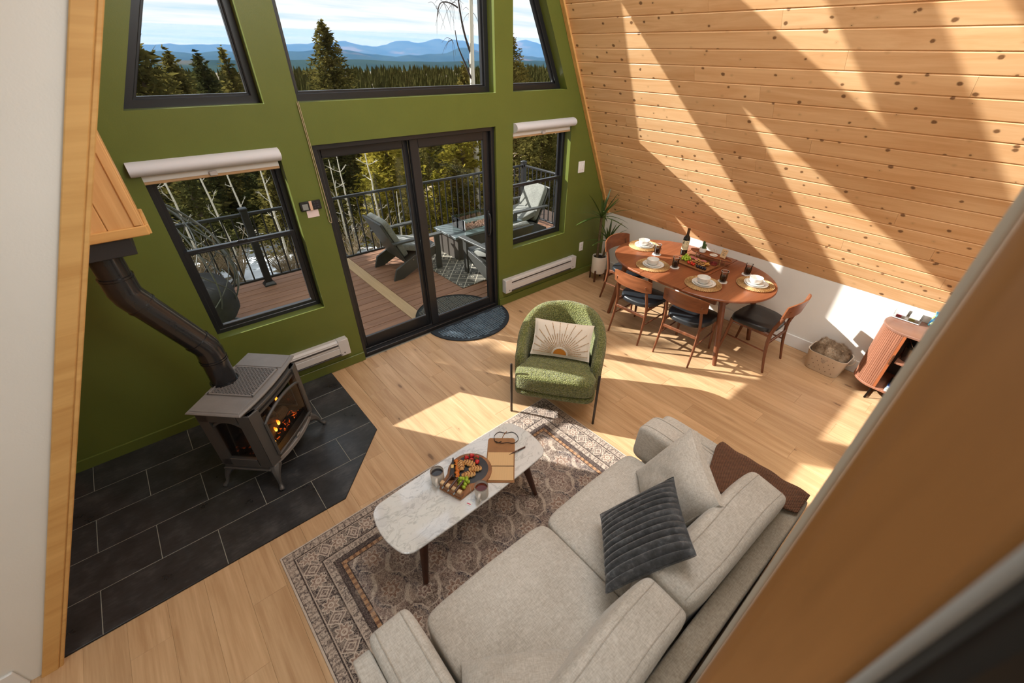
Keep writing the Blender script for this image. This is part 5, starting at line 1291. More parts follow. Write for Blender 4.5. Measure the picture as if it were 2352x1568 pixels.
# things on and in the console
acr = glassy('acrylic', (.95, .96, .96, 1), 1.0)
t = thing('tea_organizer', 'clear and white organizer with pink and green tea packets on the console', 'organizer', (4.862, -3.628, .7395))
MB().box((0, 0, .006), (.105, .205, .010), .003).build('tray', plain('organizer_white', lin(232, 232, 232), .3), t)
for (c, d) in (((-.05, 0, .03), (.002, .20, .045)), ((.05, 0, .045), (.002, .20, .075)), ((0, -.1, .04), (.10, .002, .065)), ((0, .1, .04), (.10, .002, .065))): MB().box(c, d).build('acrylic_wall', acr, t, False)
for y, col, nm in ((.05, lin(206, 60, 96), 'pink_packet'), (-.05, lin(196, 206, 120), 'green_packet')):
    for k in range(4): MB().box((-.03+.02*k, y, .042+.006*k), (.006, .076, .055+.008*k), .001).build('white_packet', china, t, False)
    MB().box((-.038, y+.01, .024), (.006, .04, .022), .001).build(nm, plain(nm, col, .6), t, False)
t = thing('stand_book', 'teal and yellow patterned booklet leaning on a wire stand on the console', 'book', (4.885, -3.865, .7395))
RMb = Rz(math.radians(-90)) @ Rx(math.radians(-22))
tq = Nd('booklet_cover'); c = tq.coord(); v = tq.sep(tq.voro(tq.mapping(c, scale=(1, 1, .7)), 62, out='Color'))[0]; n1 = tq.noise(c, 26, 2, .5)
zz = tq.sep(c)
cols = tq.ramp(v, [(0, lin(14, 84, 124)), (.3, lin(24, 126, 160)), (.55, lin(90, 190, 206)), (.75, lin(22, 104, 140)), (.9, lin(210, 226, 190))], 'CONSTANT')
yel = tq.math('MULTIPLY', tq.step(n1, .52, .62), 1.0); tq.set(Base_Color=tq.mix(tq.math('MULTIPLY', yel, .75), cols, tq.ramp(v, [(0, lin(226, 210, 90)), (.6, lin(150, 196, 110))], 'CONSTANT')), Roughness=.35)
MB().box((0, -.004, .10), (.17, .006, .20), .001, RMb).build('booklet', tq.m, t, False)
ws = MB(); ws.tube([tuple(RMb @ Vector(p)) for p in ((-.06, -.035, .003), (-.06, .004, .003), (-.075, .004, .225), (.075, .004, .225), (.06, .004, .003), (.06, -.035, .003))], .0022, 6); ws.build('wire_stand', M['black_metal'], t)
t = thing('steel_bucket', 'brushed steel bucket with black lid on the upper console shelf', 'bucket', (4.665, -3.800, .4615))
MB().lathe([(0, 0), (.044, 0), (.047, .004), (.058, .13), (.06, .132), (.056, .13), (0, .125)], 24).build('body', plain('bucket_steel', lin(124, 120, 116), .28, .9), t)
MB().lathe([(.061, .132), (.061, .150), (.055, .156), (0, .158)], 24).build('lid', M['black_metal'], t)
MB().tube([(.06*math.cos(a), .06*math.sin(a), .150+.05*math.sin(a)*(math.sin(a) > 0)) for a in [PI*i/14 for i in range(15)]], .003, 6).build('handle', stel, t)
blk = wood('toy_block', lin(150, 118, 92), lin(196, 166, 138), .6, 0, 2, vary=.12)
bm_ = MB().box((0, 0, 0), (.068, .023, .0145), .002).mesh('wooden_block', False); bm_.materials.append(blk)
k = 0
for lv in range(6):
    for i in range(3):
        a = (lv % 2)*PI/2; off = (i-1)*.0235; p = (4.675+(-math.sin(a))*off, -3.915+math.cos(a)*off, .4615+.0075+.0150*lv)
        o = link('wooden_block', bm_, None, p, (0, 0, a+.12*math.sin(k*2.3))); k += 1
        tag(o, 'pale wooden stacking block in the little tower beside the steel bucket', 'block', 'stacking blocks on the upper console shelf')
def book(loc, rz, d, colr, label, group=None):
    t = thing('book', label, 'book', loc, rz, group)
    MB().box((0, 0, d[2]/2), (d[0]-.006, d[1]-.006, d[2]-.004)).build('pages', plain('pages_%d' % len(bpy.data.materials), lin(226, 220, 206), .8), t, False)
    cv = MB(); cv.box((0, 0, d[2]-.001), (d[0], d[1], .002), .0006); cv.box((0, 0, .001), (d[0], d[1], .002), .0006); cv.box((0, -d[1]/2+.001, d[2]/2), (d[0], .002, d[2]), .0006)
    cv.build('cover', colr, t, False); return t
bz_ = .1585
book((4.665, -3.885, bz_), 0, (.235, .21, .018), plain('pale_cover', lin(176, 190, 200), .5), 'pale grey book at the bottom of the console stack')
bc = Nd('mountain_cover'); p = bc.sep(bc.coord()); nz = bc.noise(bc.coord(), 22, 4, .6)
hz = bc.math('SUBTRACT', p[0], bc.math('MULTIPLY', nz, .07)); bc.set(Base_Color=bc.ramp(bc.math('MULTIPLY_ADD', hz, 4.0, .62), [(0, lin(60, 110, 160)), (.10, lin(206, 224, 236)), (.20, lin(40, 96, 176)), (.33, lin(16, 40, 96)), (.45, lin(20, 22, 30)), (1, lin(16, 16, 22))]), Roughness=.3)
tb_ = book((4.668, -3.882, bz_+.0185), math.radians(2), (.225, .20, .02), bc.m, 'dark and blue picture book with white script title on the console stack')
fc = bpy.data.curves.new('lettering', 'FONT'); fc.body = 'Colorado'; fc.size = .052; fc.shear = .35; fc.extrude = .0003; fc.align_x = 'CENTER'; fc.materials.append(plain('white_ink', lin(240, 240, 240), .5))
tmp = bpy.data.objects.new('lettering_curve', fc); COL.objects.link(tmp); bpy.context.view_layer.update()
lme = bpy.data.meshes.new_from_object(tmp.evaluated_get(bpy.context.evaluated_depsgraph_get())); bpy.data.objects.remove(tmp)
if not lme.materials: lme.materials.append(bpy.data.materials['white_ink'])
fo = link('lettering', lme, tb_, (.0, .03, .0213), (0, 0, 0))
# basket of fur
bk = thing('storage_basket', 'cream perforated storage basket on the floor by the knee wall', 'basket', (4.765, -3.245, 0), math.radians(-2))
bkm = plain('basket_cream', lin(216, 202, 186), .6, var=.02)
bs_ = MB(); rr = [(.115, .150, .0), (.122, .158, .006), (.135, .183, .205), (.139, .187, .21), (.139, .187, .213), (.131, .179, .21), (.118, .154, .012)]
ring = [rrect(a, b, .07, 7) for a, b, z in rr]; n = len(ring[0])
bs_.add([(x, y, rr[k][2]) for k, l in enumerate(ring) for x, y in l], [(k*n+i, k*n+(i+1) % n, (k+1)*n+(i+1) % n, (k+1)*n+i) for k in range(len(rr)-1) for i in range(n)]+[tuple(range(n-1, -1, -1)), tuple((len(rr)-1)*n+i for i in range(n))]).build('tub', bkm, bk, ang=60)
hl = MB()
for r_i in range(4):
    for j in range(-3, 4):
        z = .045+.042*r_i; y = (j+.5*(r_i % 2))*.052
        if abs(y) < .125: hl.ball((-(.122+.013*z/.21)-.0002, y, z), (.0012, .0042, .0042), 8, 4)
hl.build('perforation', plain('hole_dark', lin(92, 74, 60), .8), bk)['kind'] = 'stuff'
lt = MB()
for q, (w0, z) in enumerate(((.05, .172), (.035, .162), (.045, .153), (.028, .144))): lt.box((-.1325-.0004, .0, z), (.0008, w0, .0032), 0, Ry(-.06))
lt.build('printed_lines', plain('print_grey', lin(150, 136, 124), .7), bk, False)
MB().tube(bez([(0, -.184, .14), (0, -.215, .17), (0, -.225, .215), (0, -.205, .235), (0, -.187, .215)], 5), .0035, 6).build('rope_handle', plain('rope_cream', lin(206, 194, 176), .8), bk)
fur = Nd('beige_fur'); c = fur.coord(); f = fur.noise(c, 16, 4, .7); fur.set(Base_Color=fur.ramp(f, [(.3, lin(126, 100, 76)), (.5, lin(176, 152, 124)), (.7, lin(212, 194, 170))]), Roughness=.95); fur.bump(fur.noise(c, 120, 4, .75), 1.0, .012)
def furf(u, v):
    a = 2*PI*u; b = PI*.5*v; x = .118*math.cos(b)**.5*sgn(math.cos(a), .6); y = .168*math.cos(b)**.5*sgn(math.sin(a), .6); z = .17+.10*math.sin(b)
    d = .035*noise.noise((x*11, y*11, z*9+2))+.012*noise.noise((x*34, y*34, z*30)); return (x*(1+d*1.2), y*(1+d), z+d*1.3)
ft = thing('fur_throw', 'folded beige faux fur throw stuffed in the cream basket', 'blanket', (4.765, -3.245, .02), math.radians(-2))
fmb = MB().grid(furf, 60, 22, True, False); fmb.build('throw_body', fur.m, ft, ang=90)
hr = MB(); rh = random.Random(9)
for i in range(5200):
    u, v = rh.random(), rh.random()**.7; p = Vector(furf(u, v)); n_ = Vector((p.x*2.2, p.y*1.2, (p.z-.12)*1.6)).normalized()
    d = (n_+Vector((rh.uniform(-.6, .6), rh.uniform(-.6, .6), rh.uniform(-.5, .3)))).normalized(); s_ = n_.cross(Vector((rh.random(), rh.random(), rh.random()))).normalized()*.0011
    L = rh.uniform(.012, .026); hr.add([p-s_, p+s_, p+d*L], [(0, 1, 2)])
o = hr.build('fur_pile', fur.m, ft, False); o['kind'] = 'stuff'
# ---------------------------------------------------------------- deck
DZ = -.05
dkm = wood('deck_board', lin(122, 84, 62), lin(164, 120, 90), .65, 0, 1.0, vary=.08, grain=.6, bump=.1)
dk2 = wood('deck_strip', lin(184, 150, 108), lin(206, 172, 128), .6, 0, 1.0, vary=.0, grain=.5)
deck = struct(MB().box((2.0, 1.53, DZ-.16), (9.0, 2.70, .24)).build('deck_frame', plain('deck_under', lin(70, 52, 40), .8), smooth=False))
k = 0
for r in range(18):
    y = .265+.15*r
    for x0, x1 in (((-2.4 if y > 1.85 else 1.24), 1.975), (2.135, 5.85)):
        MB().box((0, 0, -.014), (x1-x0-.003, .1425, .028), .003).build('deck_board', dkm, deck, False, ((x0+x1)/2, y, DZ))
MB().box((0, 0, -.014), (2.66, .154, .028), .003).build('deck_board', dk2, deck, False, (2.055, 1.53, DZ), (0, 0, PI/2))
pv_ = plain('paver_grey', lin(150, 152, 146), .85, var=.12, vscale=14)
pvm = MB().box((0, 0, -.02), (.185, .195, .04), .005).mesh('paver', False); pvm.materials.append(pv_)
pvr = thing('paver_strip', 'strip of pale grey pavers along the deck edge below the left window', 'pavers', (.3, 1.76, DZ))
for i in range(-8, 5):
    for j in range(5): link('paver', pvm, pvr, (i*.189, -j*.2, .003))
# railing
bkt = M['black_metal']
rl_ = thing('deck_railing', 'black metal baluster railing along the deck edge beyond the windows', 'railing', (0, 2.65, DZ))
def rail_run(root, a, b, posts, caps=True):
    a, b = Vector(a), Vector(b); d = (b-a); L = d.length; u = d/L
    MB().bar(a+Vector((0, 0, .985)), b+Vector((0, 0, .985)), .045, .035, .006).build('top_rail', bkt, root)
    MB().bar(a+Vector((0, 0, .105)), b+Vector((0, 0, .105)), .035, .03, .004).build('bottom_rail', bkt, root)
    bm_ = MB().box((0, 0, .54), (.017, .017, .87)).mesh('baluster', False); bm_.materials.append(bkt)
    n = int(L/.1175)
    for i in range(1, n+1):
        p = a+u*(i*.1175-.03)
        if all((p-Vector(q)).length > .06 for q in posts): link('baluster', bm_, root, tuple(p))
def post(root, p):
    MB().box((0, 0, .52), (.085, .085, 1.04), .004).build('post', bkt, root, True, p)
    MB().box((0, 0, 1.05), (.10, .10, .03), .008).build('post_cap', bkt, root, True, p)
    MB().add([(s*.075, t*.075, 0) for s, t in ((-1, -1), (1, -1), (1, 1), (-1, 1))]+[(s*.07, t*.07, .02) for s, t in ((-1, -1), (1, -1), (1, 1), (-1, 1))]+[(s*.046, t*.046, .05) for s, t in ((-1, -1), (1, -1), (1, 1), (-1, 1))], [(0, 1, 5, 4), (1, 2, 6, 5), (2, 3, 7, 6), (3, 0, 4, 7), (4, 5, 9, 8), (5, 6, 10, 9), (6, 7, 11, 10), (7, 4, 8, 11)]).build('post_skirt', M['bronze'], root, False, p)
ps = [(-1.48, 0, 0), (.90, 0, 0), (3.36, 0, 0), (5.665, 0, 0)]
for p in ps: post(rl_, p)
rail_run(rl_, (-2.4, 0, 0), (5.665, 0, 0), ps)
rl2 = thing('deck_railing', 'black metal railing on the right side of the deck seen in the right window', 'railing', (5.665, 2.65, DZ))
rail_run(rl2, (0, -.05, 0), (0, -2.35, 0), [(0, 0, 0)])
post(rl2, (0, -2.35, 0))
# patio chairs
pc_m = plain('patio_charcoal', lin(62, 62, 58), .5, var=.06)
cu_m = fabric('patio_cushion', lin(98, 98, 92), lin(138, 138, 130), 160)
def patio_chair():
    t = thing('patio_chair', 'x', 'chair', (0, 0, 0), 0, 'charcoal deck chairs around the fire table')
    for s in (-1, 1):
        # sloping side runner that becomes the rear leg, front leg and flat arm
        MB().prism([(.42, .385), (.42, .27), (-.22, .0), (-.36, .0), (-.30, .16), (.0, .30)], -.0175, .0175, T(0, s*.315, 0) @ Rx(PI/2), 0, .003).build('side_runner', pc_m, t, False)
        MB().box((.40, s*.30+s*.03, .265), (.09, .03, .53), .004).build('leg', pc_m, t, False)
        MB().prism([(.47, -.05), (.47, .05), (-.30, .035), (-.30, -.03)], .53, .556, T(0, s*.345, 0), 0, .004).build('arm', pc_m, t, False)
    MB().bar((.40, 0, .375), (-.10, 0, .235), .60, .03, .004).build('seat_board', pc_m, t, False)
    MB().bar((-.12, 0, .22), (-.40, 0, .82), .56, .028, .004, up=(1, 0, .45)).build('back_board', pc_m, t, False)
    M1 = Matrix.Translation((.14, 0, .365)) @ Ry(math.radians(-15.6+31.2)); superell(.54, .56, .10, .25, .2, 36, 12, M1).build('seat_cushion', cu_m, t, ang=80)
    M2 = Matrix.Translation((-.205, 0, .565)) @ Ry(math.radians(-25)); superell(.09, .55, .62, .25, .2, 36, 14, M2).build('back_cushion', cu_m, t, ang=80)
    MB().lathe([(0, .004), (.012, .003), (.013, 0)], 10, T(-.02, -.334, .25) @ Rx(PI/2)).build('bolt', stel, t)
    return t
p0 = patio_chair(); p0.location = (2.66, 1.935, DZ); p0['label'] = 'charcoal deck chair seen from behind through the left slider panel'
dup(p0, (3.62, .80, DZ), math.radians(90), 'charcoal deck chair partly hidden behind the slider handle stile')
dup(p0, (5.04, 1.96, DZ), math.radians(176), 'charcoal deck chair with grey cushions seen in the right window')
# fire table
ft_ = thing('fire_table', 'dark fire pit table with glass guard and pink lava stones on the deck', 'fire pit', (4.06, 1.915, DZ))
fpm = plain('fire_table_side', lin(72, 66, 60), .55, var=.15, vscale=8); fpt = plain('fire_table_top', lin(84, 94, 94), .28, var=.05)
MB().box((0, 0, .185), (1.24, .56, .37), .004).build('base', fpm, ft_, False)
tp = MB()
for (c, d) in (((0, .235, .385), (1.36, .17, .035)), ((0, -.235, .385), (1.36, .17, .035)), ((-.52, 0, .385), (.32, .30, .035)), ((.52, 0, .385), (.32, .30, .035))): tp.box(c, d, .002)
tp.build('top', fpt, ft_, False)
ggl = glassy('guard_glass', (.90, .97, .95, 1), 1.0)
for (a, b) in (((-.40, -.18), (.40, -.18)), ((-.40, .18), (.40, .18)), ((-.40, -.18), (-.40, .18)), ((.40, -.18), (.40, .18))): MB().bar((*a, .485), (*b, .485), .006, .16).build('glass_guard', ggl, ft_, False)
for a in ((-.40, -.18), (.40, -.18), (-.40, .18), (.40, .18)): MB().box((*a, .48), (.014, .014, .17), .002).build('guard_clip', stel, ft_, False)
lava = MB(); rv = random.Random(3)
for i in range(420):
    x, y = rv.uniform(-.35, .35), rv.uniform(-.14, .14); lava.ball((x, y, .385+rv.uniform(0, .02)), tuple(rv.uniform(.010, .02) for _ in range(3)), 5, 4)
lava.build('lava_stone', plain('lava_pink', lin(166, 118, 104), .9, var=.35, vscale=60), ft_, False)['kind'] = 'stuff'
MB().box((0, 0, .372), (.74, .32, .004)).build('burner_pan', soot, ft_, False)
def outrug():
    s = Nd('outdoor_rug'); c = s.coord(); x = s.sep(c)
    a = s.math('ADD', x[0], x[1]); b = s.math('SUBTRACT', x[0], x[1]); P_ = .185
    fa = s.math('ABSOLUTE', s.math('SUBTRACT', s.math('FRACT', s.math('DIVIDE', a, P_)), .5)); fb_ = s.math('ABSOLUTE', s.math('SUBTRACT', s.math('FRACT', s.math('DIVIDE', b, P_)), .5))
    ln = s.math('MAXIMUM', s.math('GREATER_THAN', fa, .46), s.math('GREATER_THAN', fb_, .46))
    mx = s.math('MAXIMUM', fa, fb_); sq = s.math('MULTIPLY', s.math('LESS_THAN', mx, .17), s.math('GREATER_THAN', mx, .10))
    chk = s.math('GREATER_THAN', s.noise(c, 4.2, 1, .5), .5); m = s.math('MAXIMUM', ln, s.math('MULTIPLY', sq, chk))
    n = s.noise(c, 160, 2, .7); s.set(Base_Color=s.mix(s.math('MULTIPLY', m, s.step(n, .28, .5)), s.ramp(n, [(.3, lin(72, 70, 62)), (.7, lin(104, 100, 90))]), lin(206, 196, 174)), Roughness=.95); return s.m
tag(MB().box((0, 0, .004), (2.5, 1.72, .008), .003).build('outdoor_rug', outrug(), None, False, (4.17, 1.68, DZ), (0, 0, math.radians(1))), 'charcoal outdoor rug with pale diamond lines under the deck fire table', 'rug')
# hanging egg chair on the left
eg = thing('egg_chair', 'black wire egg chair with dark cushion seen in the left window', 'chair', (-.02, 1.62, DZ))
ew = plain('egg_wire', lin(96, 96, 94), .4, .3)
def egg(a, z):     # radius profile of the basket
    t = (z-.16)/(1.42); return .52*math.sin(PI*min(max(t, 0), 1)**.82)**.75
for a0 in range(10):
    a = a0*PI/5+.2; pts = [(egg(a, z)*math.cos(a), egg(a, z)*math.sin(a), z) for z in [.16+1.42*i/20 for i in range(21)]]
    MB().tube(pts, .011 if a0 % 5 == 0 else .0075, 6).build('rib', ew, eg)
for sg_ in (-1, 1):
    for a0 in range(7):
        pts = []
        for i in range(25):
            t = i/24; z = .2+1.3*t; a = a0*2*PI/7+sg_*t*2.4; pts.append((egg(a, z)*math.cos(a), egg(a, z)*math.sin(a), z))
        MB().tube(pts, .0062, 5).build('lattice_wire', ew, eg)
MB().tube([(.42*math.cos(a), .42*math.sin(a), .012) for a in [2*PI*i/30 for i in range(30)]], .014, 6, True).build('base_ring', ew, eg)
MB().tube([(0, 0, .16), (0, 0, .01)], .02, 8).build('swivel', ew, eg)
superell(.82, .82, .46, .55, .8, 40, 16, T(0, 0, .43), lambda x, y, z: (x*(1+.06*noise.noise((x*5, y*5, z*5))), y, z+.05*noise.noise((x*7, y*7, 1)))).build('cushion', plain('egg_cushion', lin(50, 48, 46), .9, var=.2, vscale=12, bump=.4, bscale=40), eg, ang=80)

# ---------------------------------------------------------------- land
def hgt(x, y):
    b = -.42-.17*max(0, y-3)-.0025*max(0, y-3)**2
    b = max(b, -15.5+.9*noise.noise((x*.01, y*.01, 0)))
    b += max(0, x-8.5)*.42*math.exp(-((y-7)/7)**2)+max(0, -x-2)*.10*math.exp(-((y-8)/9)**2)
    return b+.10*noise.noise((x*.35, y*.35, 3))*min(1, max(0, y-2.9))
def ground_mat():
    s = Nd('forest_floor'); c = s.coord(); x = s.sep(c); n = s.noise(c, 1.1, 6, .68); f = s.noise(c, 9, 4, .7)
    col = s.ramp(f, [(.3, lin(64, 54, 38)), (.5, lin(104, 90, 64)), (.72, lin(142, 126, 94))])
    near = s.math('MULTIPLY', s.step(x[1], 2.7, 3.2), s.math('SUBTRACT', 1.0, s.step(x[1], 9.0, 13.0), clamp=True))
    lf = s.math('MULTIPLY', near, s.math('SUBTRACT', 1.0, s.step(x[0], 2.6, 4.6), clamp=True))
    snow = s.math('MULTIPLY', lf, s.step(n, .46, .50)); col = s.mix(snow, col, lin(226, 230, 234))
    rt = s.math('MULTIPLY', s.step(x[0], 8.5, 11), s.math('SUBTRACT', 1.0, s.step(x[1], 20.0, 26.0), clamp=True)); col = s.mix(s.math('MULTIPLY', rt, s.step(n, .4, .55)), col, lin(196, 168, 142))
    s.set(Base_Color=col, Roughness=.95); s.bump(f, .5, .05); return s.m
gm = ground_mat()
tag(MB().grid(lambda u, v: (lambda x, y: (x, y, hgt(x, y)))(-16+44*u, .9+33*v), 90, 70).build('hillside_ground', gm), 'brown forest ground with snow patches beyond the deck', 'ground', kind='structure')
tag(MB().grid(lambda u, v: (lambda x, y: (x, y, hgt(x, y)))(-260+900*u, 32+460*v**1.6), 60, 50).build('valley_ground', gm), None, None, kind='structure')
lf_ = {}
def leafy(nm, d, m_, l):
    s = Nd(nm); c = s.coord(); f = s.noise(c, 2.2, 3, .6); r = s.rnd()
    col = s.ramp(s.math('MULTIPLY_ADD', r, .16, s.math('SUBTRACT', f, .08)), [(.34, d), (.5, m_), (.66, l)])
    df = s.node('ShaderNodeBsdfDiffuse'); s.L.new(col, df.inputs[0]); tr = s.node('ShaderNodeBsdfTranslucent'); s.L.new(col, tr.inputs[0])
    mx = s.node('ShaderNodeMixShader'); mx.inputs[0].default_value = .45; s.L.new(df.outputs[0], mx.inputs[1]); s.L.new(tr.outputs[0], mx.inputs[2]); s.L.new(mx.outputs[0], s.out.inputs[0]); return s.m
ol = leafy('needles_olive', lin(62, 60, 30), lin(94, 87, 44), lin(128, 116, 62))
yl = leafy('needles_yellow', lin(84, 82, 30), lin(126, 117, 42), lin(164, 148, 62))
dg = leafy('needles_dark', lin(42, 46, 26), lin(66, 67, 36), lin(94, 90, 48))
bark = plain('bark', lin(92, 78, 62), .95, var=.3, vscale=20)
asp = Nd('aspen_bark'); c = asp.coord(); f = asp.noise(asp.mapping(c, scale=(5, 5, 16)), 1.4, 3, .6); asp.set(Base_Color=asp.mix(asp.step(f, .66, .70), lin(214, 206, 190), lin(52, 46, 42)), Roughness=.8); asp = asp.m
def conifer(nm, seed, h, r, nb, cl, leafsz, base=.08):
    rn = random.Random(seed); mb = MB()
    for i in range(nb):
        t = (i+.5)/nb; z = h*(base+(1-base)*t**.85); R_ = r*(1-t)**.78*rn.uniform(.72, 1.12)+.04; a = i*2.399+rn.uniform(-.4, .4)
        d = Vector((math.cos(a), math.sin(a), 0)); dr = rn.uniform(-.30, .10)+.35*t
        n = max(4, int(cl*1.9*(R_/r)**.7))
        for k in range(n):
            q = (k+1)/n; wd = .30*R_*(1-q*.6)
            p = Vector((0, 0, z))+d*(R_*q)+Vector((-d.y, d.x, 0))*rn.uniform(-wd, wd)+Vector((0, 0, dr*R_*q+rn.uniform(-.5, .5)*leafsz))
            s_ = leafsz*rn.uniform(.45, .95); u = (d*rn.uniform(.6, 1)+Vector((rn.uniform(-.8, .8), rn.uniform(-.8, .8), rn.uniform(-.4, .5)))).normalized()
            v = u.cross(Vector((rn.uniform(-1, 1), rn.uniform(-1, 1), rn.uniform(-.2, 1)))).normalized()
            b = len(mb.v)
            mb.v += [tuple(p-u*s_*.5), tuple(p+v*s_*.20-u*s_*.1), tuple(p+u*s_*.6), tuple(p-v*s_*.20+u*s_*.05)]; mb.f.append((b, b+1, b+2, b+3)); mb.mi.append(0)
    fo_ = mb.mesh(nm+'_foliage', False)
    tk = MB().tube([(0, 0, -.3), (0, 0, h*.5), (0, 0, h*.97)], [r*.075+.03, r*.045+.02, .01], 7).mesh(nm+'_trunk')
    return fo_, tk
V = {'tall': conifer('tall', 1, 6.5, 1.5, 150, 26, .30), 'wide': conifer('wide', 2, 5.2, 1.9, 130, 30, .32), 'slim': conifer('slim', 3, 6.0, 1.0, 130, 20, .26),
     'bushy': conifer('bushy', 4, 3.6, 1.5, 120, 26, .24, .02), 'big': conifer('big', 5, 8.5, 2.7, 260, 46, .25), 'young': conifer('young', 6, 2.2, .8, 80, 18, .18, .02)}
MESHES = {}
def tree(kind, mat, x, y, sc_, label, group, top=None, rz=None):
    if top is not None:
        base = hgt(x, y); sc_ = (top-base)/{'tall': 6.5, 'wide': 5.2, 'slim': 6.0, 'bushy': 3.6, 'big': 8.5, 'young': 2.2}[kind]
    t = thing('conifer', label, 'tree', (x, y, hgt(x, y)-.05), rz if rz is not None else (x*7+y*3) % 6.28, group); t.scale = (sc_,)*3
    key = (kind, mat.name)
    if key not in MESHES:
        a = V[kind][0].copy(); a.materials.append(mat); b = V[kind][1]; 
        if not b.materials: b.materials.append(bark)
        MESHES[key] = (a, b)
    link('foliage', MESHES[key][0], t); link('trunk', MESHES[key][1], t); return t
tree('big', ol, 5.35, 10.6, 1, 'tall pointed conifer standing alone in the middle upper window', None, 3.28)
tree('wide', ol, .95, 10.0, 1, 'broad conifer at the left of the left upper window', None, 2.98)
tree('tall', ol, 1.75, 11.5, 1, 'olive conifer second from the left in the left upper window', None, 2.62)
tree('tall', dg, 2.9, 15.0, 1, 'olive conifer right of centre in the left upper window', None, 2.55)
tree('slim', ol, 3.45, 14.0, 1, 'slim conifer nearest the right frame of the left upper window', None, 2.66)
tree('big', ol, 10.05, 8.4, 1, 'pointed conifer filling the right upper window', None, 3.2)
tree('wide', ol, 11.6, 9.6, 1, 'rounded conifer at the right of the right upper window', None, 2.35)
G1 = 'conifers on the slope beyond the deck'; LB = 'conifer among the dense trees on the slope beyond the deck railing'
rt = random.Random(12)
spots = [('bushy', yl, 4.3, 5.6, .75), ('bushy', yl, 4.9, 6.6, .9), ('tall', yl, 5.6, 8.0, .66), ('bushy', yl, 6.0, 5.2, .95), ('slim', yl, 6.9, 6.9, .62), ('wide', ol, 3.4, 8.2, .5), ('tall', dg, 4.6, 9.6, .62), ('tall', ol, 6.9, 10.6, .64), ('wide', dg, 8.4, 9.2, .66), ('slim', yl, 7.8, 6.2, .55),
         ('wide', ol, 7.9, 4.6, .52), ('bushy', ol, 9.0, 5.6, .72), ('wide', ol, 9.9, 7.0, .6), ('bushy', yl, 8.3, 7.6, .9), ('tall', dg, 2.2, 7.4, .46), ('tall', dg, 1.0, 8.0, .42), ('wide', dg, 2.6, 9.6, .5), ('wide', dg, .0, 9.0, .46), ('slim', dg, 1.6, 10.0, .5), ('bushy', dg, 3.1, 6.6, .6), ('young', ol, 2.6, 4.9, .8), ('young', dg, .7, 6.3, .9), ('bushy', dg, -.4, 7.0, .6), ('bushy', ol, 5.4, 4.6, .42), ('young', yl, 4.7, 4.3, .62), ('young', ol, 7.3, 3.9, .8), ('bushy', ol, 2.0, 6.0, .5), ('young', yl, 3.7, 5.0, .7)]
HT = {'tall': 6.5, 'wide': 5.2, 'slim': 6.0, 'bushy': 3.6, 'young': 2.2}
for kd, mt, x, y, s_ in spots:
    lim = 2.68-.0744*(y+3.84)-.12
    tree(kd, mt, x, y, min(s_, (lim-hgt(x, y))/HT[kd]), LB, G1)
G2 = 'conifers of the lower forest'; LB2 = 'conifer in the forest below the mountains, seen through the middle upper window'
for i in range(52):
    y = rt.uniform(15, 46); x = y*rt.uniform(.22, 1.35)+rt.uniform(-2, 2)
    if abs(x/y-.5) < .06 and y < 20: continue
    tree(rt.choice(('tall', 'slim', 'tall', 'wide')), rt.choice((ol, ol, dg)), x, y, rt.uniform(.55, .95)*(1+.25*(y > 30)), LB2, G2)
# tall trees left of the view, between the sun and the door
G3 = 'tall conifers left of the deck'
for x, y, tp_ in ((-3.35, 7.7, 5.9), (-2.45, 7.9, 6.3), (-1.75, 7.6, 5.5), (-2.9, 9.4, 6.6)): tree('tall', dg, x, y, 1, 'tall dark conifer left of the deck toward the sun', G3, tp_)
# distant forest, too many to count
fm_ = MB(); rn = random.Random(8)
for i in range(9000):
    y = 45+rn.random()**1.5*400; x = y*rn.uniform(-.05, 1.75); h = rn.uniform(4, 8.5); r = h*rn.uniform(.16, .24); z = hgt(x, y)-.4; a = rn.uniform(0, 1)
    b = len(fm_.v); fm_.v += [(x+r*math.cos(a+k*1.2566), y+r*math.sin(a+k*1.2566), z+h*.12) for k in range(5)]+[(x+r*.62*math.cos(a+.6+k*1.2566), y+r*.62*math.sin(a+.6+k*1.2566), z+h*.5) for k in range(5)]+[(x, y, z+h)]
    for k in range(5):
        l = (k+1) % 5; fm_.f += [(b+k, b+l, b+5+k), (b+l, b+5+l, b+5+k), (b+5+k, b+5+l, b+10)]
fm_.mi = [0]*len(fm_.f)
tag(fm_.build('distant_forest', leafy('forest_far', lin(48, 52, 28), lin(68, 68, 36), lin(90, 84, 48)), None, False), 'dark green distant conifer forest filling the valley below the mountains', 'forest', kind='stuff')
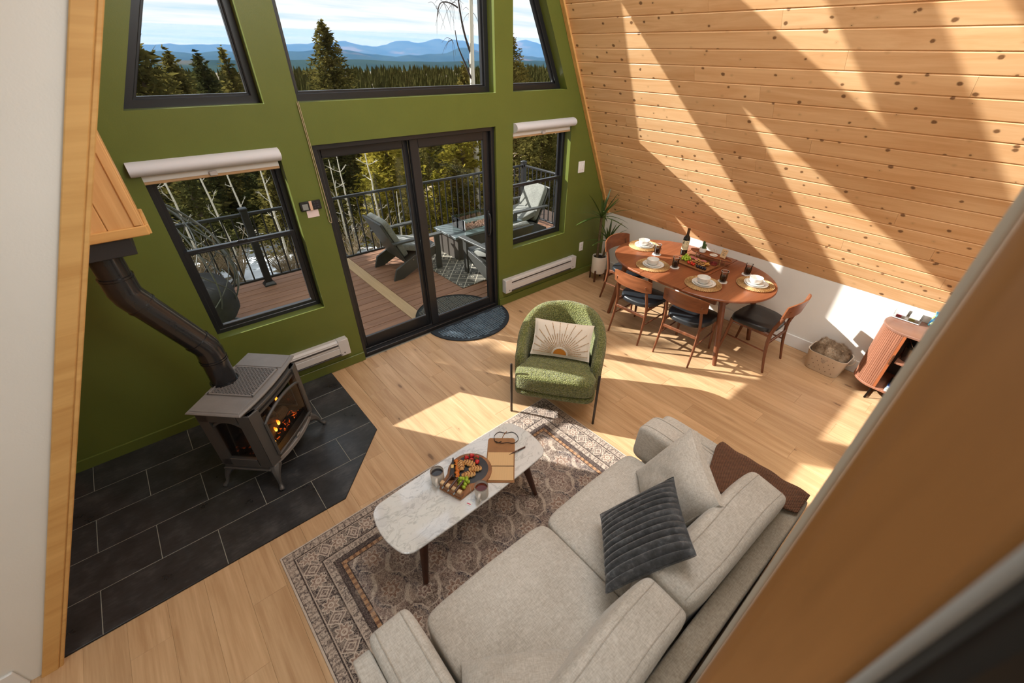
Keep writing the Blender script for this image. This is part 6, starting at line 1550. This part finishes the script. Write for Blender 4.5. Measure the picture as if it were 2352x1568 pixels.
# pale aspens and bare shrubs
G4 = 'bare aspens beyond the railing'
def bare_tree(name, x, y, h, r, seed, label, group, mat, nb=9, spread=.5, lean=.03, cat='tree'):
    rn = random.Random(seed); t = thing(name, label, cat, (x, y, hgt(x, y)-.1), 0, group)
    lx, ly = rn.uniform(-lean, lean), rn.uniform(-lean, lean)
    tp_ = [(lx*h*(i/8)+.03*noise.noise((i*.7, seed, 0))*h*.3, ly*h*(i/8), h*i/8) for i in range(9)]
    MB().tube(tp_, [r*(1-.8*i/8) for i in range(9)], 7).build('trunk', mat, t)
    br = MB()
    for k in range(nb):
        q = .3+.65*k/nb; i = int(q*8); p = Vector(tp_[i]); a = rn.uniform(0, 6.28); L = h*spread*rn.uniform(.25, .6)*(1-q*.5)
        d = Vector((math.cos(a), math.sin(a), rn.uniform(.3, 1.1))).normalized(); e = p+d*L; m_ = p+d*L*.5+Vector((0, 0, -.06*L))
        br.tube(bez([p, m_, e], 3), [r*.28*(1-.12*j) for j in range(7)], 4)
        for s_ in range(4):
            p2 = p+d*L*rn.uniform(.3, .95); d2 = (d+Vector((rn.uniform(-.9, .9), rn.uniform(-.9, .9), rn.uniform(-.5, .6)))).normalized(); br.tube([p2, p2+d2*L*.35], [r*.13, r*.05], 3)
    br.build('branches', mat, t, False)['kind'] = 'stuff'; return t
for i, (x, y, h) in enumerate(((.35, 5.2, 3.0), (.95, 5.6, 2.8), (1.25, 4.9, 2.6), (1.75, 5.3, 2.5), (2.75, 4.6, 1.9), (3.05, 5.0, 2.2), (3.55, 4.7, 2.3), (3.85, 4.5, 1.2), (.1, 6.5, 3.4), (2.2, 5.9, 2.6))):
    bare_tree('aspen', x, y, h, .026, 30+i, 'thin pale bare aspen trunk in the trees beyond the deck railing', G4, asp, 7, .34, .05)
tw = plain('twig_tan', lin(150, 130, 100), .9, var=.2)
G5 = 'bare shrubs beyond the railing'
rs = random.Random(77)
for i in range(16):
    x, y = (rs.uniform(-.5, 4.2), rs.uniform(3.3, 6.2)) if i < 9 else (rs.uniform(7.5, 11), rs.uniform(4.2, 6.5))
    t = thing('bare_shrub', 'bare tan twiggy shrub on the ground beyond the deck railing', 'shrub', (x, y, hgt(x, y)), 0, G5); mb = MB()
    for k in range(46):
        a = rs.uniform(0, 6.28); L = rs.uniform(.35, .9); d = Vector((math.cos(a)*.55, math.sin(a)*.55, 1)).normalized(); p = d*L
        mb.tube([(0, 0, -.05), d*L*.5, p+Vector((rs.uniform(-.1, .1), rs.uniform(-.1, .1), 0))], [.007, .005, .002], 3)
        mb.tube([d*L*.5, d*L*.5+Vector((rs.uniform(-.2, .2), rs.uniform(-.2, .2), .2))], [.004, .0015], 3)
    mb.build('twigs', tw, t, False)
# the white birch in front of the mountains
bi = thing('birch', 'white barked birch with bare branches at the right of the middle window', 'tree', (6.25, 5.0, hgt(6.25, 5)-.1))
b0 = hgt(6.25, 5)-.1
tp_ = [Vector((x-6.25, 0, z-b0)) for x, z in ((6.22, b0), (6.235, -.2), (6.245, .6), (6.235, 1.4), (6.24, 2.2), (6.265, 2.9), (6.30, 3.8), (6.33, 5.2))]
MB().tube(bez(tp_, 5), [.078-.0013*i for i in range(36)], 10).build('trunk', asp, bi)
dkb = plain('birch_twig', lin(58, 48, 46), .9)
br = MB()
def bp3(*p): return [Vector((x-6.25, y, z-b0)) for x, y, z in p]
br.tube(bez(bp3((6.24, 0, 2.15), (6.05, -.05, 2.45), (5.86, -.1, 2.75), (5.80, -.12, 3.0)), 5), [.022-.001*i for i in range(16)], 6)
br.tube(bez(bp3((6.26, 0, 2.55), (6.12, .05, 3.0), (6.05, .08, 3.5), (5.99, .1, 4.2)), 5), [.026-.001*i for i in range(16)], 6)
br.tube(bez(bp3((6.03, .08, 3.36), (5.85, .08, 3.42), (5.62, .05, 3.40), (5.50, 0, 3.2)), 5), [.014-.0006*i for i in range(16)], 5)
br.tube(bez(bp3((6.25, 0, 2.25), (6.2, 0, 2.4), (6.16, .02, 2.55)), 4), .009, 5)
rq = random.Random(5)
for (x, z, n) in ((5.55, 3.3, 6), (5.7, 3.41, 6), (5.83, 2.85, 6), (5.9, 3.42, 7), (6.06, 3.5, 7), (6.0, 4.0, 6), (6.3, 3.3, 6), (6.33, 3.6, 6)):
    for k in range(n):
        e = Vector((rq.uniform(-.22, .18), rq.uniform(-.2, .2), rq.uniform(-.42, .12))); p = Vector((x-6.25, .05, z-b0)); br.tube(bez([p, p+e*.5+Vector((0, 0, .06)), p+e], 3), [.0045, .004, .0035, .003, .0025, .002, .0015], 4)
br.build('branches', dkb, bi)
# mountains
def ridge(name, label, D, pts, depth, colr, rough, seed):
    def top(x):
        for (a, za), (b, zb) in zip(pts, pts[1:]):
            if a <= x <= b: t = (x-a)/(b-a); t = t*t*(3-2*t); return za+(zb-za)*t
        return pts[0][1] if x < pts[0][0] else pts[-1][1]
    x0, x1 = pts[0][0], pts[-1][0]
    def f(u, v):
        x = x0+(x1-x0)*u; zt = top(x); y = D-depth*(1-v)**1.0 if v <= 1 else D
        base = -32; k = v**1.25
        rid = noise.fractal((x*.012+seed, v*2.2, seed), 1, 2, 4)*(zt-base)*.16*math.sin(PI*min(v, .98))
        return (x, y, base+(zt-base)*k+rid*(1-v*.6)+(rough*noise.fractal((x*.03, seed, v), 1, 2, 5)*v))
    tag(MB().grid(f, 180, 22).build(name, colr, None, ang=180), label, 'mountain', kind='thing')
def mtn(nm, a, b, c_):
    s = Nd(nm); c = s.coord(); f = s.noise(c, .012, 6, .65); g = s.noise(c, .0045, 4, .6)
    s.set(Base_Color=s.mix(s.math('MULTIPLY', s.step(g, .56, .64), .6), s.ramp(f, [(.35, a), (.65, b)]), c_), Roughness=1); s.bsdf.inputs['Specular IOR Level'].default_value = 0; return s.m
k4 = lambda L, D: [(x*D/300, 2.68+(z-2.68)*D/300) for x, z in L]
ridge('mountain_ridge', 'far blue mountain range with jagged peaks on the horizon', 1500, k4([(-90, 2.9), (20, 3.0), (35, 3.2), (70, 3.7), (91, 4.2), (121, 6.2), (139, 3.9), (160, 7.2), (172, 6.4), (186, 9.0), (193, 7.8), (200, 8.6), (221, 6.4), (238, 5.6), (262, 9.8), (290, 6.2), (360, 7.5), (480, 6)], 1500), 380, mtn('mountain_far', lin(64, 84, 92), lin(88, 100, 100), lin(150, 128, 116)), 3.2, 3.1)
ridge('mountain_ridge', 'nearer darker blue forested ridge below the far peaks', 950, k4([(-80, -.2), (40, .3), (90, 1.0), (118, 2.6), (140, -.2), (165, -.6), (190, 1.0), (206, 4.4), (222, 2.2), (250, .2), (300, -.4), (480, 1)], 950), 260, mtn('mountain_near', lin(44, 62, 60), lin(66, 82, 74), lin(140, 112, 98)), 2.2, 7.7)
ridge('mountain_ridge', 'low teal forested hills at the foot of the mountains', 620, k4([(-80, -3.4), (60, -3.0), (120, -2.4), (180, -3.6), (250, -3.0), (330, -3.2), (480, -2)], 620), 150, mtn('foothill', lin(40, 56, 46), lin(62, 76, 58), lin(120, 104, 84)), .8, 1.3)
hz_ = Nd('valley_haze'); nt = hz_.nt; nt.nodes.remove(hz_.bsdf)
va = hz_.node('ShaderNodeVolumeScatter'); va.inputs['Color'].default_value = (.13, .33, .72, 1); va.inputs['Density'].default_value = .0008; va.inputs['Anisotropy'].default_value = 0
vb = hz_.node('ShaderNodeVolumeAbsorption'); vb.inputs['Color'].default_value = (.30, .5, .85, 1); vb.inputs['Density'].default_value = .0004
ad = hz_.node('ShaderNodeAddShader'); hz_.L.new(va.outputs[0], ad.inputs[0]); hz_.L.new(vb.outputs[0], ad.inputs[1]); hz_.L.new(ad.outputs[0], hz_.out.inputs['Volume'])
hv = [(x, y, z) for x, y in ((-700, 430), (2500, 430), (2500, 1700), (-700, 1700)) for z in (-60, 4.0+.027*y)]
tag(MB().add(hv, [(6, 4, 2, 0), (3, 5, 7, 1), (2, 3, 1, 0), (4, 5, 3, 2), (6, 7, 5, 4), (0, 1, 7, 6)]).build('valley_haze', hz_.m, None, False), 'thin blue haze filling the valley in front of the mountains', 'haze', kind='stuff')
